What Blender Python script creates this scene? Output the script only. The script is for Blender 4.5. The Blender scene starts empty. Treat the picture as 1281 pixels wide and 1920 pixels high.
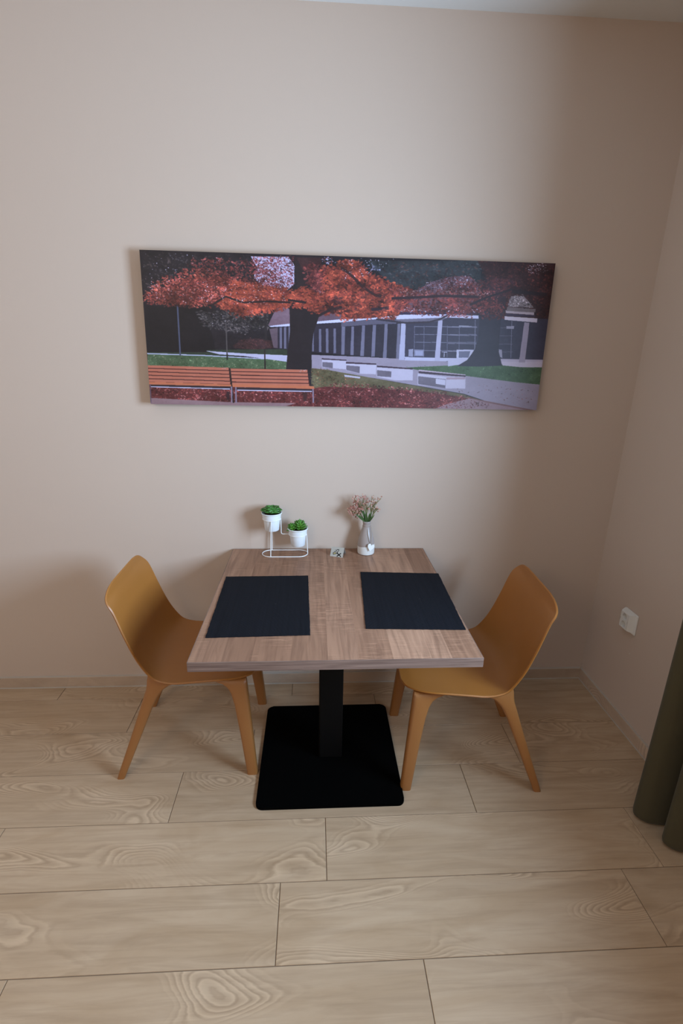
import bpy, bmesh, math, random
import numpy as np
from mathutils import Vector, Matrix

SC = bpy.context.scene
COL = SC.collection
random.seed(7)

# ---------------------------------------------------------------- camera
cam_data = bpy.data.cameras.new('camera')
cam_data.sensor_fit = 'VERTICAL'
cam_data.sensor_height = 36.0
cam_data.lens = 36.0 * 931.85 / 1920.0
cam_data.clip_start = 0.02
cam = bpy.data.objects.new('camera', cam_data)
COL.objects.link(cam)
yaw, pitch, roll = 0.0585, -0.3105, 0.0185
fwd = Vector((math.sin(yaw) * math.cos(pitch), math.cos(yaw) * math.cos(pitch), math.sin(pitch)))
rgt = Vector((math.cos(yaw), -math.sin(yaw), 0.0))
upv = rgt.cross(fwd)
r2 = rgt * math.cos(roll) + upv * math.sin(roll)
u2 = upv * math.cos(roll) - rgt * math.sin(roll)
m = Matrix.Identity(4)
for i in range(3):
    m[i][0], m[i][1], m[i][2] = r2[i], u2[i], -fwd[i]
m.translation = (0.2362, -2.2007, 1.6376)
cam.matrix_world = m
SC.camera = cam

# ---------------------------------------------------------------- world, light, exposure
SC.view_settings.view_transform = 'Standard'
SC.view_settings.look = 'None'
SC.view_settings.gamma = 1.0
SC.view_settings.use_curve_mapping = False
SC.view_settings.exposure = 0.0
world = bpy.data.worlds.new('world')
SC.world = world
world.use_nodes = True
world.node_tree.nodes['Background'].inputs[0].default_value = (0.75, 0.86, 1.0, 1)
world.node_tree.nodes['Background'].inputs[1].default_value = 1.0

WY0, WY1, WZ0, WZ1 = -1.90, -0.99, 1.02, 2.10      # window opening in the right wall
XR, ZC = 1.662, 2.804                              # right wall, ceiling
XL, YF = -2.9, -4.3                                # walls out of the picture


def area(name, loc, aim, sx, sy, power, color, spread=180):
    d = bpy.data.lights.new(name, 'AREA')
    d.shape = 'RECTANGLE'
    d.size, d.size_y, d.energy, d.color = sx, sy, power, color
    d.spread = math.radians(spread)
    o = bpy.data.objects.new(name, d)
    o.location = loc
    o.rotation_euler = Vector(aim).to_track_quat('-Z', 'Y').to_euler()
    COL.objects.link(o)
    return o


# soft daylight entering at the window, held to the low sky by the deep reveal
area('window_daylight', (XR + 0.06, -1.44, 1.55), (-0.985, 0.17, 0.06), 0.80, 0.86, 73, (0.545, 0.775, 1.06), 140)
# unseen warm fill light, added behind the camera to lift the dark walls
pl = bpy.data.lights.new('warm_fill', 'POINT')
pl.energy, pl.color, pl.shadow_soft_size = 36, (1.0, 0.79, 0.60), 0.35
po = bpy.data.objects.new('warm_fill', pl)
po.location = (-1.2, -3.1, 2.3)
COL.objects.link(po)

# ---- what the canvas print shows: P = area, L = line, V = scattered leaves; units of the print, 1000 x 352, from its top left
ART = [
["P",[[535.9,8.1],[813.7,-0.2],[821.3,70.3],[603.1,64.4]],[62,66,66],16],
["P",[[805.1,0.1],[1005.8,-2.0],[998.4,227.4],[897.7,229.5],[866.2,77.1]],[74,40,38],18],
["P",[[4.2,119.6],[149.5,123.7],[167.5,219.9],[1.5,227.5]],[34,30,34],5],
["V",[[11.9,1.3],[256.1,5.1],[255.4,58.5],[6.0,92.4]],500,5,[[66,60,60],[54,48,50],[78,66,62],[50,44,48]]],
["V",[[557.3,11.3],[823.0,5.4],[821.3,70.3],[611.7,64.2]],500,5,[[82,86,84],[60,62,64],[96,70,62],[70,50,50]]],
["V",[[814.1,3.7],[1002.0,2.0],[993.2,94.0],[847.3,105.8]],700,5,[[100,50,44],[80,44,42],[60,38,40],[120,60,50]]],
["V",[[948.5,95.1],[997.6,93.9],[999.5,218.9],[958.9,224.0]],200,5,[[96,46,34],[70,36,32],[120,62,40],[54,32,32]]],
["P",[[258.6,6.5],[367.1,4.8],[362.9,17.3],[360.9,39.4],[361.2,63.7],[345.8,76.3],[284.1,69.9],[264.6,52.2],[271.4,27.9]],[212,206,224],5],
["V",[[424.0,5.5],[460.2,6.4],[452.9,17.6],[426.4,15.4]],40,4,[[212,206,224],[150,70,60]]],
["P",[[418.8,70.2],[436.7,71.8],[432.7,90.4],[419.3,90.8]],[200,190,205],5],
["V",[[528.3,16.4],[566.2,18.3],[569.0,29.3],[546.6,28.0]],40,4,[[190,190,215],[90,96,104]]],
["V",[[128.2,132.1],[220.8,125.8],[296.9,131.9],[309.7,159.6],[228.3,177.7],[139.7,163.7]],900,5,[[72,66,62],[60,58,56],[92,84,78],[50,48,50],[110,100,92]]],
["P",[[210.6,210.7],[228.0,194.0],[266.7,189.0],[313.9,194.1],[318.3,208.3],[262.1,215.7]],[84,54,52],10],
["V",[[210.6,210.7],[228.0,194.0],[266.7,189.0],[313.9,194.1],[318.3,208.3],[262.1,215.7]],300,4,[[104,62,58],[76,50,50],[64,44,46]]],
["P",[[0.7,226.7],[146.0,223.6],[146.2,218.3],[344.3,211.9],[344.4,228.5],[145.7,232.7],[0.3,231.6]],[62,74,54],10],
["P",[[1.3,229.2],[141.5,230.3],[287.9,235.5],[344.5,242.6],[342.4,264.1],[200.7,266.9],[-0.4,262.6]],[92,116,76],14],
["V",[[1.8,235.7],[287.9,238.8],[342.3,247.3],[342.4,259.9],[0.3,258.4]],500,3,[[120,140,96],[74,98,60],[150,150,110],[104,120,80]]],
["P",[[0.6,228.4],[141.5,230.3],[287.9,235.5],[287.9,237.5],[141.4,232.8],[0.4,231.2]],[196,200,214],3],
["P",[[141.9,220.4],[244.7,224.8],[345.2,226.8],[345.3,242.6],[287.9,236.3],[236.0,230.8],[175.9,227.9]],[206,202,214],4],
["P",[[405.1,224.3],[534.0,226.7],[642.7,229.6],[1003.3,232.5],[1003.4,356.1],[933.9,351.7],[801.9,313.2],[563.6,277.8],[405.7,260.1]],[172,160,166],6],
["P",[[404.3,256.5],[441.4,259.2],[563.6,278.1],[801.8,314.6],[936.1,354.2],[406.2,362.5]],[118,108,72],16],
["V",[[404.3,256.5],[441.4,259.2],[509.0,276.6],[599.7,304.2],[600.2,312.9],[405.2,307.7]],600,3,[[140,126,84],[98,96,60],[150,92,66],[84,82,56]]],
["P",[[-2.6,304.4],[407.0,306.8],[442.5,301.0],[563.5,303.1],[677.0,307.1],[802.6,322.5],[868.7,338.2],[796.4,359.0],[-6.2,359.9]],[118,54,50],14],
["V",[[-2.9,308.6],[407.0,310.2],[473.5,293.5],[563.2,297.0],[676.7,302.8],[802.3,319.0],[868.6,337.3],[796.3,358.1],[-6.2,359.9]],3600,4,[[146,66,58],[110,46,44],[170,88,76],[86,40,40],[196,128,116],[130,56,50]]],
["P",[[-4.6,336.3],[190.2,343.7],[367.4,343.8],[331.8,354.5],[-6.2,359.9]],[166,132,126],8],
["P",[[722.0,354.9],[757.7,340.9],[816.2,324.5],[1016.4,355.6]],[172,142,140],8],
["P",[[801.9,320.3],[1016.4,355.6],[999.9,355.9],[863.7,334.8]],[150,112,104],8],
["V",[[682.9,324.5],[811.6,324.6],[897.5,345.4],[740.4,354.6]],200,3,[[150,80,70],[130,70,62]]],
["P",[[645.9,250.4],[789.6,241.1],[894.2,239.0],[1005.3,243.2],[1002.0,286.4],[936.3,281.5],[806.0,268.3],[677.8,256.2]],[88,116,74],12],
["V",[[645.9,250.4],[789.7,242.4],[1000.8,244.6],[999.8,283.8],[805.8,267.0]],300,3,[[98,126,82],[78,104,64],[92,120,78]]],
["V",[[675.1,281.1],[807.9,287.3],[994.2,297.1],[995.9,343.8],[815.5,317.9]],60,3,[[150,110,104],[120,92,92]]],
["P",[[297.0,158.2],[314.9,122.5],[328.2,109.7],[350.6,119.5],[350.8,155.2]],[142,112,118],12],
["P",[[411.5,146.5],[426.9,131.2],[480.8,121.4],[481.5,141.4],[413.9,151.5]],[124,98,106],12],
["P",[[317.2,158.5],[350.8,155.2],[413.9,151.5],[477.3,144.1],[533.6,138.0],[636.1,131.3],[642.7,228.6],[479.9,222.1],[406.1,217.8],[317.2,211.1]],[62,54,64],7],
["P",[[300.3,165.9],[320.5,162.3],[320.6,210.3],[310.4,209.5]],[120,100,104],10],
["P",[[325.7,162.1],[331.1,162.0],[331.3,210.3],[325.8,210.5]],[128,124,138],4],
["P",[[336.0,161.0],[341.9,160.9],[342.2,211.0],[336.3,211.1]],[128,124,138],4],
["P",[[347.3,160.3],[351.3,160.2],[351.7,211.2],[347.6,211.3]],[128,124,138],4],
["P",[[405.6,168.7],[409.7,168.6],[410.6,216.4],[406.5,216.5]],[128,124,138],4],
["P",[[422.3,163.0],[428.1,162.9],[429.4,217.3],[423.5,217.4]],[128,124,138],4],
["P",[[439.5,162.0],[445.8,161.8],[447.4,218.7],[441.0,218.8]],[128,124,138],4],
["P",[[458.5,161.5],[464.4,161.4],[466.3,219.6],[460.3,219.7]],[128,124,138],4],
["P",[[478.8,156.3],[487.2,156.1],[487.6,222.2],[479.3,222.3]],[132,128,142],6],
["P",[[503.2,155.8],[509.5,155.6],[510.7,223.0],[502.4,223.2]],[132,128,142],6],
["P",[[529.5,152.6],[536.8,152.4],[536.7,225.1],[527.4,225.3]],[132,128,142],6],
["P",[[556.1,150.7],[564.1,150.5],[564.6,225.8],[555.3,226.0]],[132,128,142],6],
["P",[[585.8,147.8],[593.3,147.6],[594.3,227.8],[585.2,228.0]],[132,128,142],6],
["P",[[617.8,146.6],[625.4,146.4],[627.0,229.3],[618.6,229.5]],[132,128,142],6],
["P",[[299.2,159.0],[350.8,152.6],[350.9,158.6],[303.7,161.4]],[218,218,232],3],
["P",[[413.8,146.5],[477.1,139.4],[540.2,132.8],[612.7,124.4],[613.3,133.9],[540.5,139.1],[477.4,146.6],[413.9,151.5]],[222,222,236],3],
["P",[[477.4,147.0],[538.5,139.2],[568.0,137.2],[613.7,136.1],[614.4,146.7],[568.6,148.9],[477.7,156.4]],[112,106,118],6],
["P",[[634.3,135.5],[783.6,125.5],[1009.0,126.3],[1008.9,225.4],[751.6,233.4],[640.5,227.5]],[76,70,84],6],
["L",[[660.8,152.0],[744.1,150.6],[818.6,148.6]],1.2,[150,150,162]],
["L",[[662.1,170.5],[745.8,169.2],[820.6,167.2]],1.2,[150,150,162]],
["L",[[663.5,189.1],[747.5,187.8],[822.5,185.9]],1.2,[150,150,162]],
["L",[[664.9,208.7],[749.2,207.5],[824.6,205.7]],1.2,[150,150,162]],
["L",[[660.7,149.8],[664.9,224.8]],1.4,[126,124,138]],
["L",[[684.9,149.3],[689.5,224.3]],1.4,[126,124,138]],
["L",[[743.9,147.8],[749.5,223.0]],1.4,[126,124,138]],
["L",[[774.1,147.1],[780.1,222.4]],1.4,[126,124,138]],
["L",[[814.8,146.1],[821.5,221.5]],1.4,[126,124,138]],
["L",[[745.3,151.4],[819.9,150.4]],1.2,[160,156,166]],
["L",[[876.2,150.0],[911.4,149.1]],1.2,[120,112,120]],
["L",[[747.0,170.3],[821.9,169.5]],1.2,[160,156,166]],
["L",[[878.4,169.0],[913.8,168.2]],1.2,[120,112,120]],
["L",[[748.7,189.9],[824.0,189.1]],1.2,[160,156,166]],
["L",[[880.7,188.7],[916.3,187.9]],1.2,[120,112,120]],
["L",[[750.4,208.7],[826.0,208.0]],1.2,[160,156,166]],
["L",[[882.9,207.6],[918.6,206.9]],1.2,[120,112,120]],
["L",[[813.3,132.5],[820.0,224.1]],1.4,[140,136,148]],
["L",[[906.7,130.2],[915.2,222.1]],1.4,[140,136,148]],
["P",[[649.6,206.4],[661.1,204.9],[661.8,224.2],[650.0,222.9]],[168,168,182],6],
["P",[[663.6,206.1],[688.6,206.0],[689.4,222.7],[664.7,222.6]],[150,150,166],6],
["P",[[666.8,209.1],[686.0,209.1],[686.3,219.9],[667.6,219.7]],[176,178,196],6],
["L",[[741.3,211.0],[741.7,223.2]],1.5,[200,196,206]],
["L",[[734.2,210.7],[748.4,210.9]],1.5,[200,196,206]],
["P",[[772.4,204.3],[817.2,203.7],[807.7,226.1],[773.8,226.8]],[206,204,214],6],
["P",[[778.7,208.1],[808.1,207.5],[805.0,223.1],[779.7,223.6]],[122,122,138],6],
["P",[[894.5,145.6],[914.5,145.1],[914.6,151.6],[895.2,151.7]],[170,164,170],6],
["P",[[772.8,146.8],[805.5,147.3],[805.3,149.5],[773.0,149.4]],[170,168,176],6],
["P",[[879.8,201.1],[889.4,202.2],[893.0,222.5],[884.2,218.3]],[170,164,172],6],
["P",[[640.8,224.6],[717.8,225.2],[826.7,225.2],[827.4,231.8],[718.5,233.2],[641.3,233.0]],[206,204,216],4],
["P",[[752.1,226.8],[808.9,226.5],[791.1,239.2],[753.7,245.5]],[206,202,212],4],
["P",[[883.7,224.5],[1005.0,224.2],[1006.0,231.4],[888.1,231.6]],[200,188,196],4],
["P",[[889.3,231.6],[1005.7,229.2],[1005.3,243.1],[944.9,243.9],[896.4,240.4]],[214,202,206],4],
["P",[[626.9,145.5],[638.3,146.1],[640.8,232.6],[626.3,232.4]],[196,194,208],5],
["P",[[719.7,136.0],[730.3,135.7],[731.2,233.4],[718.0,233.2]],[196,192,206],5],
["P",[[939.2,135.9],[952.7,136.0],[953.5,232.0],[937.6,231.9]],[176,164,172],6],
["P",[[613.7,135.6],[751.0,124.1],[728.9,135.8],[697.0,142.1],[651.0,144.1],[614.1,142.4]],[132,124,134],5],
["P",[[612.5,117.5],[763.9,113.6],[815.0,114.4],[815.6,120.4],[613.0,125.1]],[74,58,84],4],
["P",[[613.1,125.9],[750.8,121.2],[764.7,122.1],[820.5,122.4],[821.3,129.9],[749.2,129.5],[723.8,130.1],[613.7,136.5]],[222,220,234],3],
["P",[[615.0,112.8],[635.0,111.0],[694.5,110.7],[694.9,115.8],[615.3,118.2]],[200,196,206],8],
["P",[[887.0,122.6],[971.6,125.6],[971.6,135.5],[888.0,131.1]],[224,212,212],4],
["P",[[888.6,116.1],[965.2,118.0],[964.6,122.8],[889.3,122.1]],[80,58,78],4],
["P",[[888.2,108.9],[961.2,111.3],[962.1,118.1],[888.9,115.2]],[196,180,176],8],
["P",[[891.4,101.1],[964.4,104.1],[964.3,112.1],[890.2,110.5]],[136,120,114],14],
["P",[[893.7,100.2],[894.3,90.0],[897.8,77.3],[909.2,74.9],[930.1,75.2],[945.9,88.7],[958.8,101.1]],[150,136,130],18],
["V",[[893.7,100.2],[897.8,77.3],[930.1,75.2],[958.8,101.1]],260,3.5,[[196,184,178],[120,104,100],[166,150,142],[90,76,76]]],
["P",[[643.1,81.1],[672.1,62.5],[697.0,49.2],[739.3,37.0],[786.7,32.6],[812.6,50.7],[825.2,106.4],[641.1,115.2]],[124,92,98],16],
["V",[[647.1,77.0],[697.0,48.4],[739.3,36.3],[786.8,33.3],[812.8,52.7],[777.5,71.5],[698.7,69.7]],700,3.2,[[206,196,204],[110,74,78],[170,150,158],[70,50,56],[150,72,64],[140,64,58]]],
["P",[[818.3,113.2],[824.0,134.4],[825.1,177.7],[818.9,204.2],[802.0,228.9],[777.4,244.1],[832.2,244.4],[894.5,240.9],[881.9,207.2],[879.8,176.4],[878.9,133.1],[885.7,111.5]],[66,58,68],5],
["P",[[818.3,113.2],[885.7,111.5],[885.7,73.4],[864.3,48.9],[827.2,45.8],[816.1,71.1]],[72,48,52],12],
["L",[[80.5,117.6],[80.8,233.2]],3.6,[92,98,116]],
["L",[[194.9,154.4],[195.4,237.8]],3.2,[96,88,82]],
["L",[[195.6,227.5],[195.3,240.7]],3.2,[40,36,34]],
["L",[[288.4,215.2],[288.6,261.0]],3.6,[54,42,38]],
["L",[[290.6,128.0],[292.4,192.5]],6,[56,50,50]],
["P",[[332.7,103.0],[346.0,105.1],[349.7,121.6],[352.2,163.6],[345.4,217.4],[341.1,261.2],[404.1,260.0],[404.2,216.1],[409.3,172.9],[422.9,132.3],[404.2,118.2],[375.0,106.4]],[50,40,42],5],
["P",[[347.1,5.4],[358.5,17.4],[365.2,31.2],[367.9,73.7],[396.8,79.0],[395.0,38.4],[384.8,18.6],[424.0,7.5],[423.9,1.5]],[58,44,44],6],
["P",[[366.2,5.6],[424.4,5.1],[425.1,17.4],[402.7,38.2],[380.6,30.8]],[80,48,46],10],
["V",[[357.7,259.6],[406.1,258.6],[411.4,307.5],[398.1,307.8]],80,4,[[50,42,42]]],
["P",[[17.4,107.6],[26.8,88.0],[89.9,59.3],[172.6,51.2],[339.2,75.6],[352.1,102.7],[330.9,117.1],[233.3,135.5],[170.7,113.3],[87.2,117.5]],[104,50,46],16],
["V",[[0.6,111.9],[5.8,96.2],[40.4,65.3],[119.7,35.6],[172.9,39.8],[255.4,60.4],[339.2,71.7],[356.3,102.6],[330.9,121.1],[254.5,132.9],[233.2,141.4],[195.8,114.6],[86.9,122.2],[8.7,113.6]],2600,5,[[160,72,58],[184,86,66],[136,58,50],[112,48,46],[200,104,80],[168,78,66]]],
["V",[[213.8,59.7],[347.6,75.3],[381.6,86.2],[416.1,108.9],[339.4,118.9],[233.2,139.4],[179.1,115.1]],1500,6,[[186,84,56],[204,98,66],[162,70,52],[140,62,50],[176,78,54]]],
["V",[[116.6,13.1],[264.2,16.2],[339.1,56.1],[297.1,72.8],[172.7,49.3],[111.5,35.9]],520,5,[[124,58,52],[142,66,58],[100,48,46],[84,42,44],[156,80,70]]],
["V",[[260.7,7.4],[358.4,4.5],[361.2,67.7],[323.7,74.9],[271.1,62.1]],900,3.4,[[150,66,66],[120,52,56],[90,50,56],[180,100,96]]],
["P",[[363.5,75.8],[390.0,71.0],[425.8,82.4],[475.1,81.0],[476.5,122.6],[426.9,128.0],[374.9,104.4],[346.0,98.9]],[112,54,46],16],
["P",[[396.2,44.4],[424.4,23.5],[473.2,24.0],[475.1,81.0],[425.7,78.2],[398.8,66.7]],[100,48,44],16],
["V",[[350.3,80.3],[390.0,70.0],[425.8,82.4],[424.4,23.5],[473.0,20.0],[501.6,76.2],[503.6,126.1],[413.4,129.4],[375.0,108.5],[346.0,98.9]],1300,6,[[186,84,56],[204,98,66],[162,70,52],[140,62,50],[176,78,54]]],
["V",[[396.6,66.8],[385.0,30.6],[402.2,14.1],[433.3,27.2],[425.8,82.4]],300,6,[[124,58,52],[142,66,58],[100,48,46],[84,42,44],[156,80,70]]],
["P",[[472.7,10.0],[516.9,10.7],[540.2,34.2],[581.3,49.3],[645.7,68.1],[633.8,93.4],[610.9,127.6],[545.1,135.6],[477.1,139.4]],[112,54,46],18],
["V",[[472.6,8.0],[516.9,9.7],[540.2,34.2],[581.2,48.3],[650.2,68.0],[647.4,93.0],[611.3,134.0],[540.6,135.7],[477.2,141.5]],2000,6,[[186,84,56],[204,98,66],[162,70,52],[140,62,50],[176,78,54]]],
["V",[[581.5,53.4],[650.5,72.1],[764.9,73.2],[816.0,80.2],[865.3,106.4],[796.9,118.7],[746.0,120.0],[716.2,122.5],[654.1,123.4],[612.4,114.9],[608.8,94.1]],1500,5,[[124,58,52],[142,66,58],[100,48,46],[84,42,44],[156,80,70],[160,76,66],[150,70,60]]],
["V",[[736.2,50.4],[811.4,48.3],[848.8,74.4],[879.0,94.7],[886.8,130.7],[836.6,132.0],[823.4,117.3],[742.8,123.6]],1000,5,[[124,58,52],[142,66,58],[100,48,46],[84,42,44],[156,80,70],[150,66,58]]],
["V",[[812.8,40.0],[894.7,33.6],[899.1,68.8],[877.0,77.8],[830.8,79.1]],350,5,[[110,54,50],[90,46,46],[70,42,46]]],
["V",[[600.4,67.3],[764.1,64.9],[861.2,70.6],[862.2,79.0],[633.2,85.1]],300,4,[[190,150,140],[120,60,54],[160,90,80]]],
["L",[[352.1,104.7],[297.0,103.3],[238.0,107.6],[196.3,95.0],[162.3,115.5]],4,[58,42,42]],
["L",[[422.5,132.3],[446.9,119.2],[478.2,112.1]],6,[58,44,46]],
["L",[[473.2,24.0],[498.1,39.5],[530.6,67.2],[560.7,83.9],[574.3,84.6]],6,[76,46,44]],
["L",[[599.4,89.1],[678.7,83.9],[728.6,80.0],[816.0,80.2]],6,[66,44,48]],
["L",[[551.0,115.5],[593.9,111.2]],7,[66,48,56]],
["L",[[741.8,124.4],[724.1,133.3],[696.9,140.8],[637.2,144.0],[563.5,137.3]],4,[74,62,70]],
["L",[[795.9,98.9],[835.7,81.0],[898.1,60.5]],5,[62,44,48]],
["L",[[898.6,64.7],[987.9,70.7]],8,[56,38,42]],
["L",[[346.0,98.9],[390.5,103.9]],5,[60,42,42]],
["V",[[426.2,98.9],[475.4,89.3],[476.5,122.6],[435.8,123.6]],60,7,[[90,50,48]]],
["V",[[473.9,46.3],[575.4,63.9],[603.8,123.6],[477.0,135.2]],90,7,[[96,50,44],[110,56,46]]],
["V",[[8.2,57.8],[339.2,67.8],[339.4,110.9],[13.0,111.6]],260,2.4,[[232,190,186],[214,160,156],[240,214,212]]],
["V",[[7.9,1.5],[198.4,10.6],[197.8,37.2],[3.9,61.8]],40,2,[[214,208,220]]],
["V",[[472.6,6.0],[605.4,4.0],[571.2,29.3],[474.1,52.4]],60,2.6,[[236,226,236]]],
["V",[[161.8,131.3],[263.1,124.8],[254.0,169.0],[160.8,163.2]],80,2,[[190,180,176]]],
["V",[[927.7,3.9],[982.7,2.2],[981.1,22.9],[935.3,26.2]],70,2.6,[[180,160,160],[210,200,204]]],
["V",[[619.2,113.7],[825.4,108.4],[826.0,114.5],[619.5,119.7]],60,3,[[220,210,220],[150,70,66]]],
["V",[[649.6,123.5],[769.4,120.5],[816.3,126.8],[746.7,127.4]],90,3.6,[[140,66,60],[118,56,54]]],
["P",[[431.2,235.2],[492.3,237.1],[492.4,257.7],[431.6,253.8]],[210,202,208],4],
["P",[[432.3,240.9],[458.9,242.3],[458.6,255.8],[432.6,252.5]],[128,118,124],8],
["P",[[430.4,232.0],[492.9,234.6],[493.0,237.1],[430.5,235.2]],[82,62,72],3],
["P",[[491.9,242.9],[569.1,244.6],[569.7,268.5],[528.8,268.0],[492.5,260.3]],[210,202,208],4],
["P",[[493.1,248.0],[527.3,249.9],[527.4,266.7],[493.5,259.6]],[128,118,124],8],
["P",[[491.8,239.7],[569.0,242.0],[569.1,245.2],[491.9,243.6]],[82,62,72],3],
["P",[[570.7,250.3],[663.9,254.3],[665.1,281.7],[618.4,282.6],[571.3,274.4]],[210,202,208],4],
["P",[[571.8,258.1],[608.8,260.6],[609.0,274.9],[572.6,273.0]],[128,118,124],8],
["P",[[571.3,247.1],[663.0,251.7],[663.2,255.0],[571.5,251.0]],[82,62,72],3],
["P",[[678.6,254.7],[801.2,264.7],[801.5,268.0],[679.0,259.2]],[206,186,190],3],
["P",[[676.6,263.8],[752.5,270.9],[801.7,269.9],[804.0,299.7],[753.0,300.6],[678.7,292.0]],[210,202,208],4],
["P",[[678.5,271.0],[751.0,277.5],[751.6,300.0],[679.9,290.7]],[128,118,124],8],
["P",[[678.9,258.6],[801.4,266.7],[801.8,270.6],[679.3,263.8]],[82,62,72],3],
["P",[[724.5,276.0],[750.4,278.8],[750.9,292.7],[725.6,289.2]],[214,208,214],3],
["P",[[751.9,272.9],[801.1,271.3],[801.3,276.5],[752.4,278.1]],[186,160,164],3],
["P",[[488.2,270.8],[529.1,275.2],[529.3,279.7],[489.7,275.9]],[204,196,200],3],
["P",[[0.4,257.2],[200.0,259.4],[205.1,305.3],[0.1,302.3]],[84,44,40],4],
["P",[[201.7,260.6],[395.5,260.9],[402.5,304.3],[206.9,304.4]],[84,44,40],4],
["P",[[-0.0,257.2],[198.3,259.4],[198.2,265.9],[-0.4,263.6]],[214,126,92],5],
["P",[[0.1,265.5],[199.0,267.8],[198.8,274.3],[-0.3,271.9]],[214,126,92],5],
["P",[[0.2,273.8],[199.6,276.2],[199.5,282.7],[-0.2,280.2]],[214,126,92],5],
["P",[[0.3,282.1],[200.3,284.6],[200.2,291.1],[-0.1,288.6]],[214,126,92],5],
["P",[[0.4,290.5],[201.0,293.0],[200.8,299.6],[0.0,297.0]],[214,126,92],5],
["P",[[202.2,261.0],[395.1,260.9],[395.2,267.5],[202.0,267.5]],[214,126,92],5],
["P",[[202.6,269.4],[396.1,269.4],[396.2,276.0],[202.5,275.9]],[214,126,92],5],
["P",[[203.1,277.8],[397.1,277.9],[397.3,284.5],[202.9,284.3]],[214,126,92],5],
["P",[[203.5,286.2],[398.2,286.4],[398.3,293.0],[203.4,292.8]],[214,126,92],5],
["P",[[204.0,294.7],[399.2,294.9],[399.3,301.5],[203.9,301.3]],[214,126,92],5],
["P",[[-0.4,297.2],[202.6,300.2],[206.0,305.3],[0.0,303.5]],[222,130,84],4],
["P",[[205.2,299.3],[399.7,300.0],[412.2,301.5],[413.2,307.5],[206.8,306.1]],[222,130,84],4],
["P",[[0.9,303.5],[206.0,305.7],[200.5,313.0],[2.2,309.0]],[64,50,54],5],
["P",[[212.9,306.8],[411.4,308.0],[407.1,313.7],[217.2,313.2]],[70,54,58],5],
["P",[[200.0,260.6],[202.6,260.6],[209.5,345.6],[206.0,345.6]],[54,40,36],5],
["P",[[190.8,317.9],[198.7,317.8],[198.2,339.3],[190.3,337.3]],[74,44,46],5],
["P",[[384.9,316.6],[395.6,316.5],[393.2,338.2],[385.2,338.3]],[86,50,48],5],
["L",[[3.1,309.0],[199.7,311.3]],2.2,[212,212,226]],
["L",[[218.0,313.6],[407.1,313.7]],2.2,[212,212,226]],
["L",[[203.8,305.3],[203.3,344.8]],3.6,[158,140,150]],
["L",[[214.7,306.0],[214.3,345.5]],3.6,[158,140,150]],
["L",[[409.6,307.6],[410.8,342.3]],3.6,[158,140,150]],
["L",[[2.6,303.1],[1.0,349.0]],2.2,[120,100,110]],
["V",[[182.7,259.3],[196.6,259.9],[195.6,264.1],[182.6,263.5]],10,2,[[230,224,226]]],
["V",[[377.5,260.4],[393.8,261.0],[393.8,264.3],[377.5,263.8]],10,2,[[230,224,226]]],
]

# ---------------------------------------------------------------- helpers
def link(name, mesh, mat=None, parent=None, smooth=False):
    o = bpy.data.objects.new(name, mesh)
    COL.objects.link(o)
    if mat:
        for mm in (mat if isinstance(mat, (list, tuple)) else [mat]):
            mesh.materials.append(mm)
    if parent:
        o.parent = parent
    if smooth:
        for p in mesh.polygons:
            p.use_smooth = True
        mesh.set_sharp_from_angle(angle=0.75)
    return o


def obj(name, bm, mat=None, parent=None, smooth=False):
    me = bpy.data.meshes.new(name)
    bmesh.ops.recalc_face_normals(bm, faces=bm.faces)
    bm.to_mesh(me)
    bm.free()
    return link(name, me, mat, parent, smooth)


def thing(name, label, cat, loc=(0, 0, 0), rz=0.0, group=None):
    o = bpy.data.objects.new(name, None)
    o.empty_display_size = 0.05
    COL.objects.link(o)
    o.location = loc
    o.rotation_euler = (0, 0, rz)
    return tag(o, label, cat, group)


def tag(o, label, cat, group=None):
    o['label'] = label
    o['category'] = cat
    if group:
        o['group'] = group
    return o


def struct(o):
    o['kind'] = 'structure'
    return o


def box(bm, lo, hi, bevel=0.0, seg=2):
    r = bmesh.ops.create_cube(bm, size=1.0)
    c = [(a + b) / 2 for a, b in zip(lo, hi)]
    s = [abs(b - a) for a, b in zip(lo, hi)]
    for v in r['verts']:
        v.co = Vector((c[i] + v.co[i] * s[i] for i in range(3)))
    if bevel:
        ed = list({e for v in r['verts'] for e in v.link_edges})
        bmesh.ops.bevel(bm, geom=ed, offset=bevel, segments=seg, affect='EDGES', profile=0.5)


def tube(bm, pts, rad, n=8, cap=True, closed=False):
    pts = [Vector(p) for p in pts]
    rads = rad if isinstance(rad, (list, tuple)) else [rad] * len(pts)
    rings, N = [], len(pts)
    ref = None
    for i, p in enumerate(pts):
        a = pts[(i - 1) % N] if (closed or i > 0) else p
        b = pts[(i + 1) % N] if (closed or i < N - 1) else p
        t = (b - a).normalized()
        if ref is None:
            ref = Vector((0, 0, 1)) if abs(t.z) < 0.9 else Vector((1, 0, 0))
        x = (ref - t * ref.dot(t)).normalized()
        y = t.cross(x)
        ref = x
        rings.append([bm.verts.new(p + (x * math.cos(2 * math.pi * k / n) + y * math.sin(2 * math.pi * k / n)) * rads[i]) for k in range(n)])
    for i in range(N if closed else N - 1):
        A, B = rings[i], rings[(i + 1) % N]
        for k in range(n):
            bm.faces.new((A[k], A[(k + 1) % n], B[(k + 1) % n], B[k]))
    if cap and not closed:
        bm.faces.new(rings[0][::-1])
        bm.faces.new(rings[-1])


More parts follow.
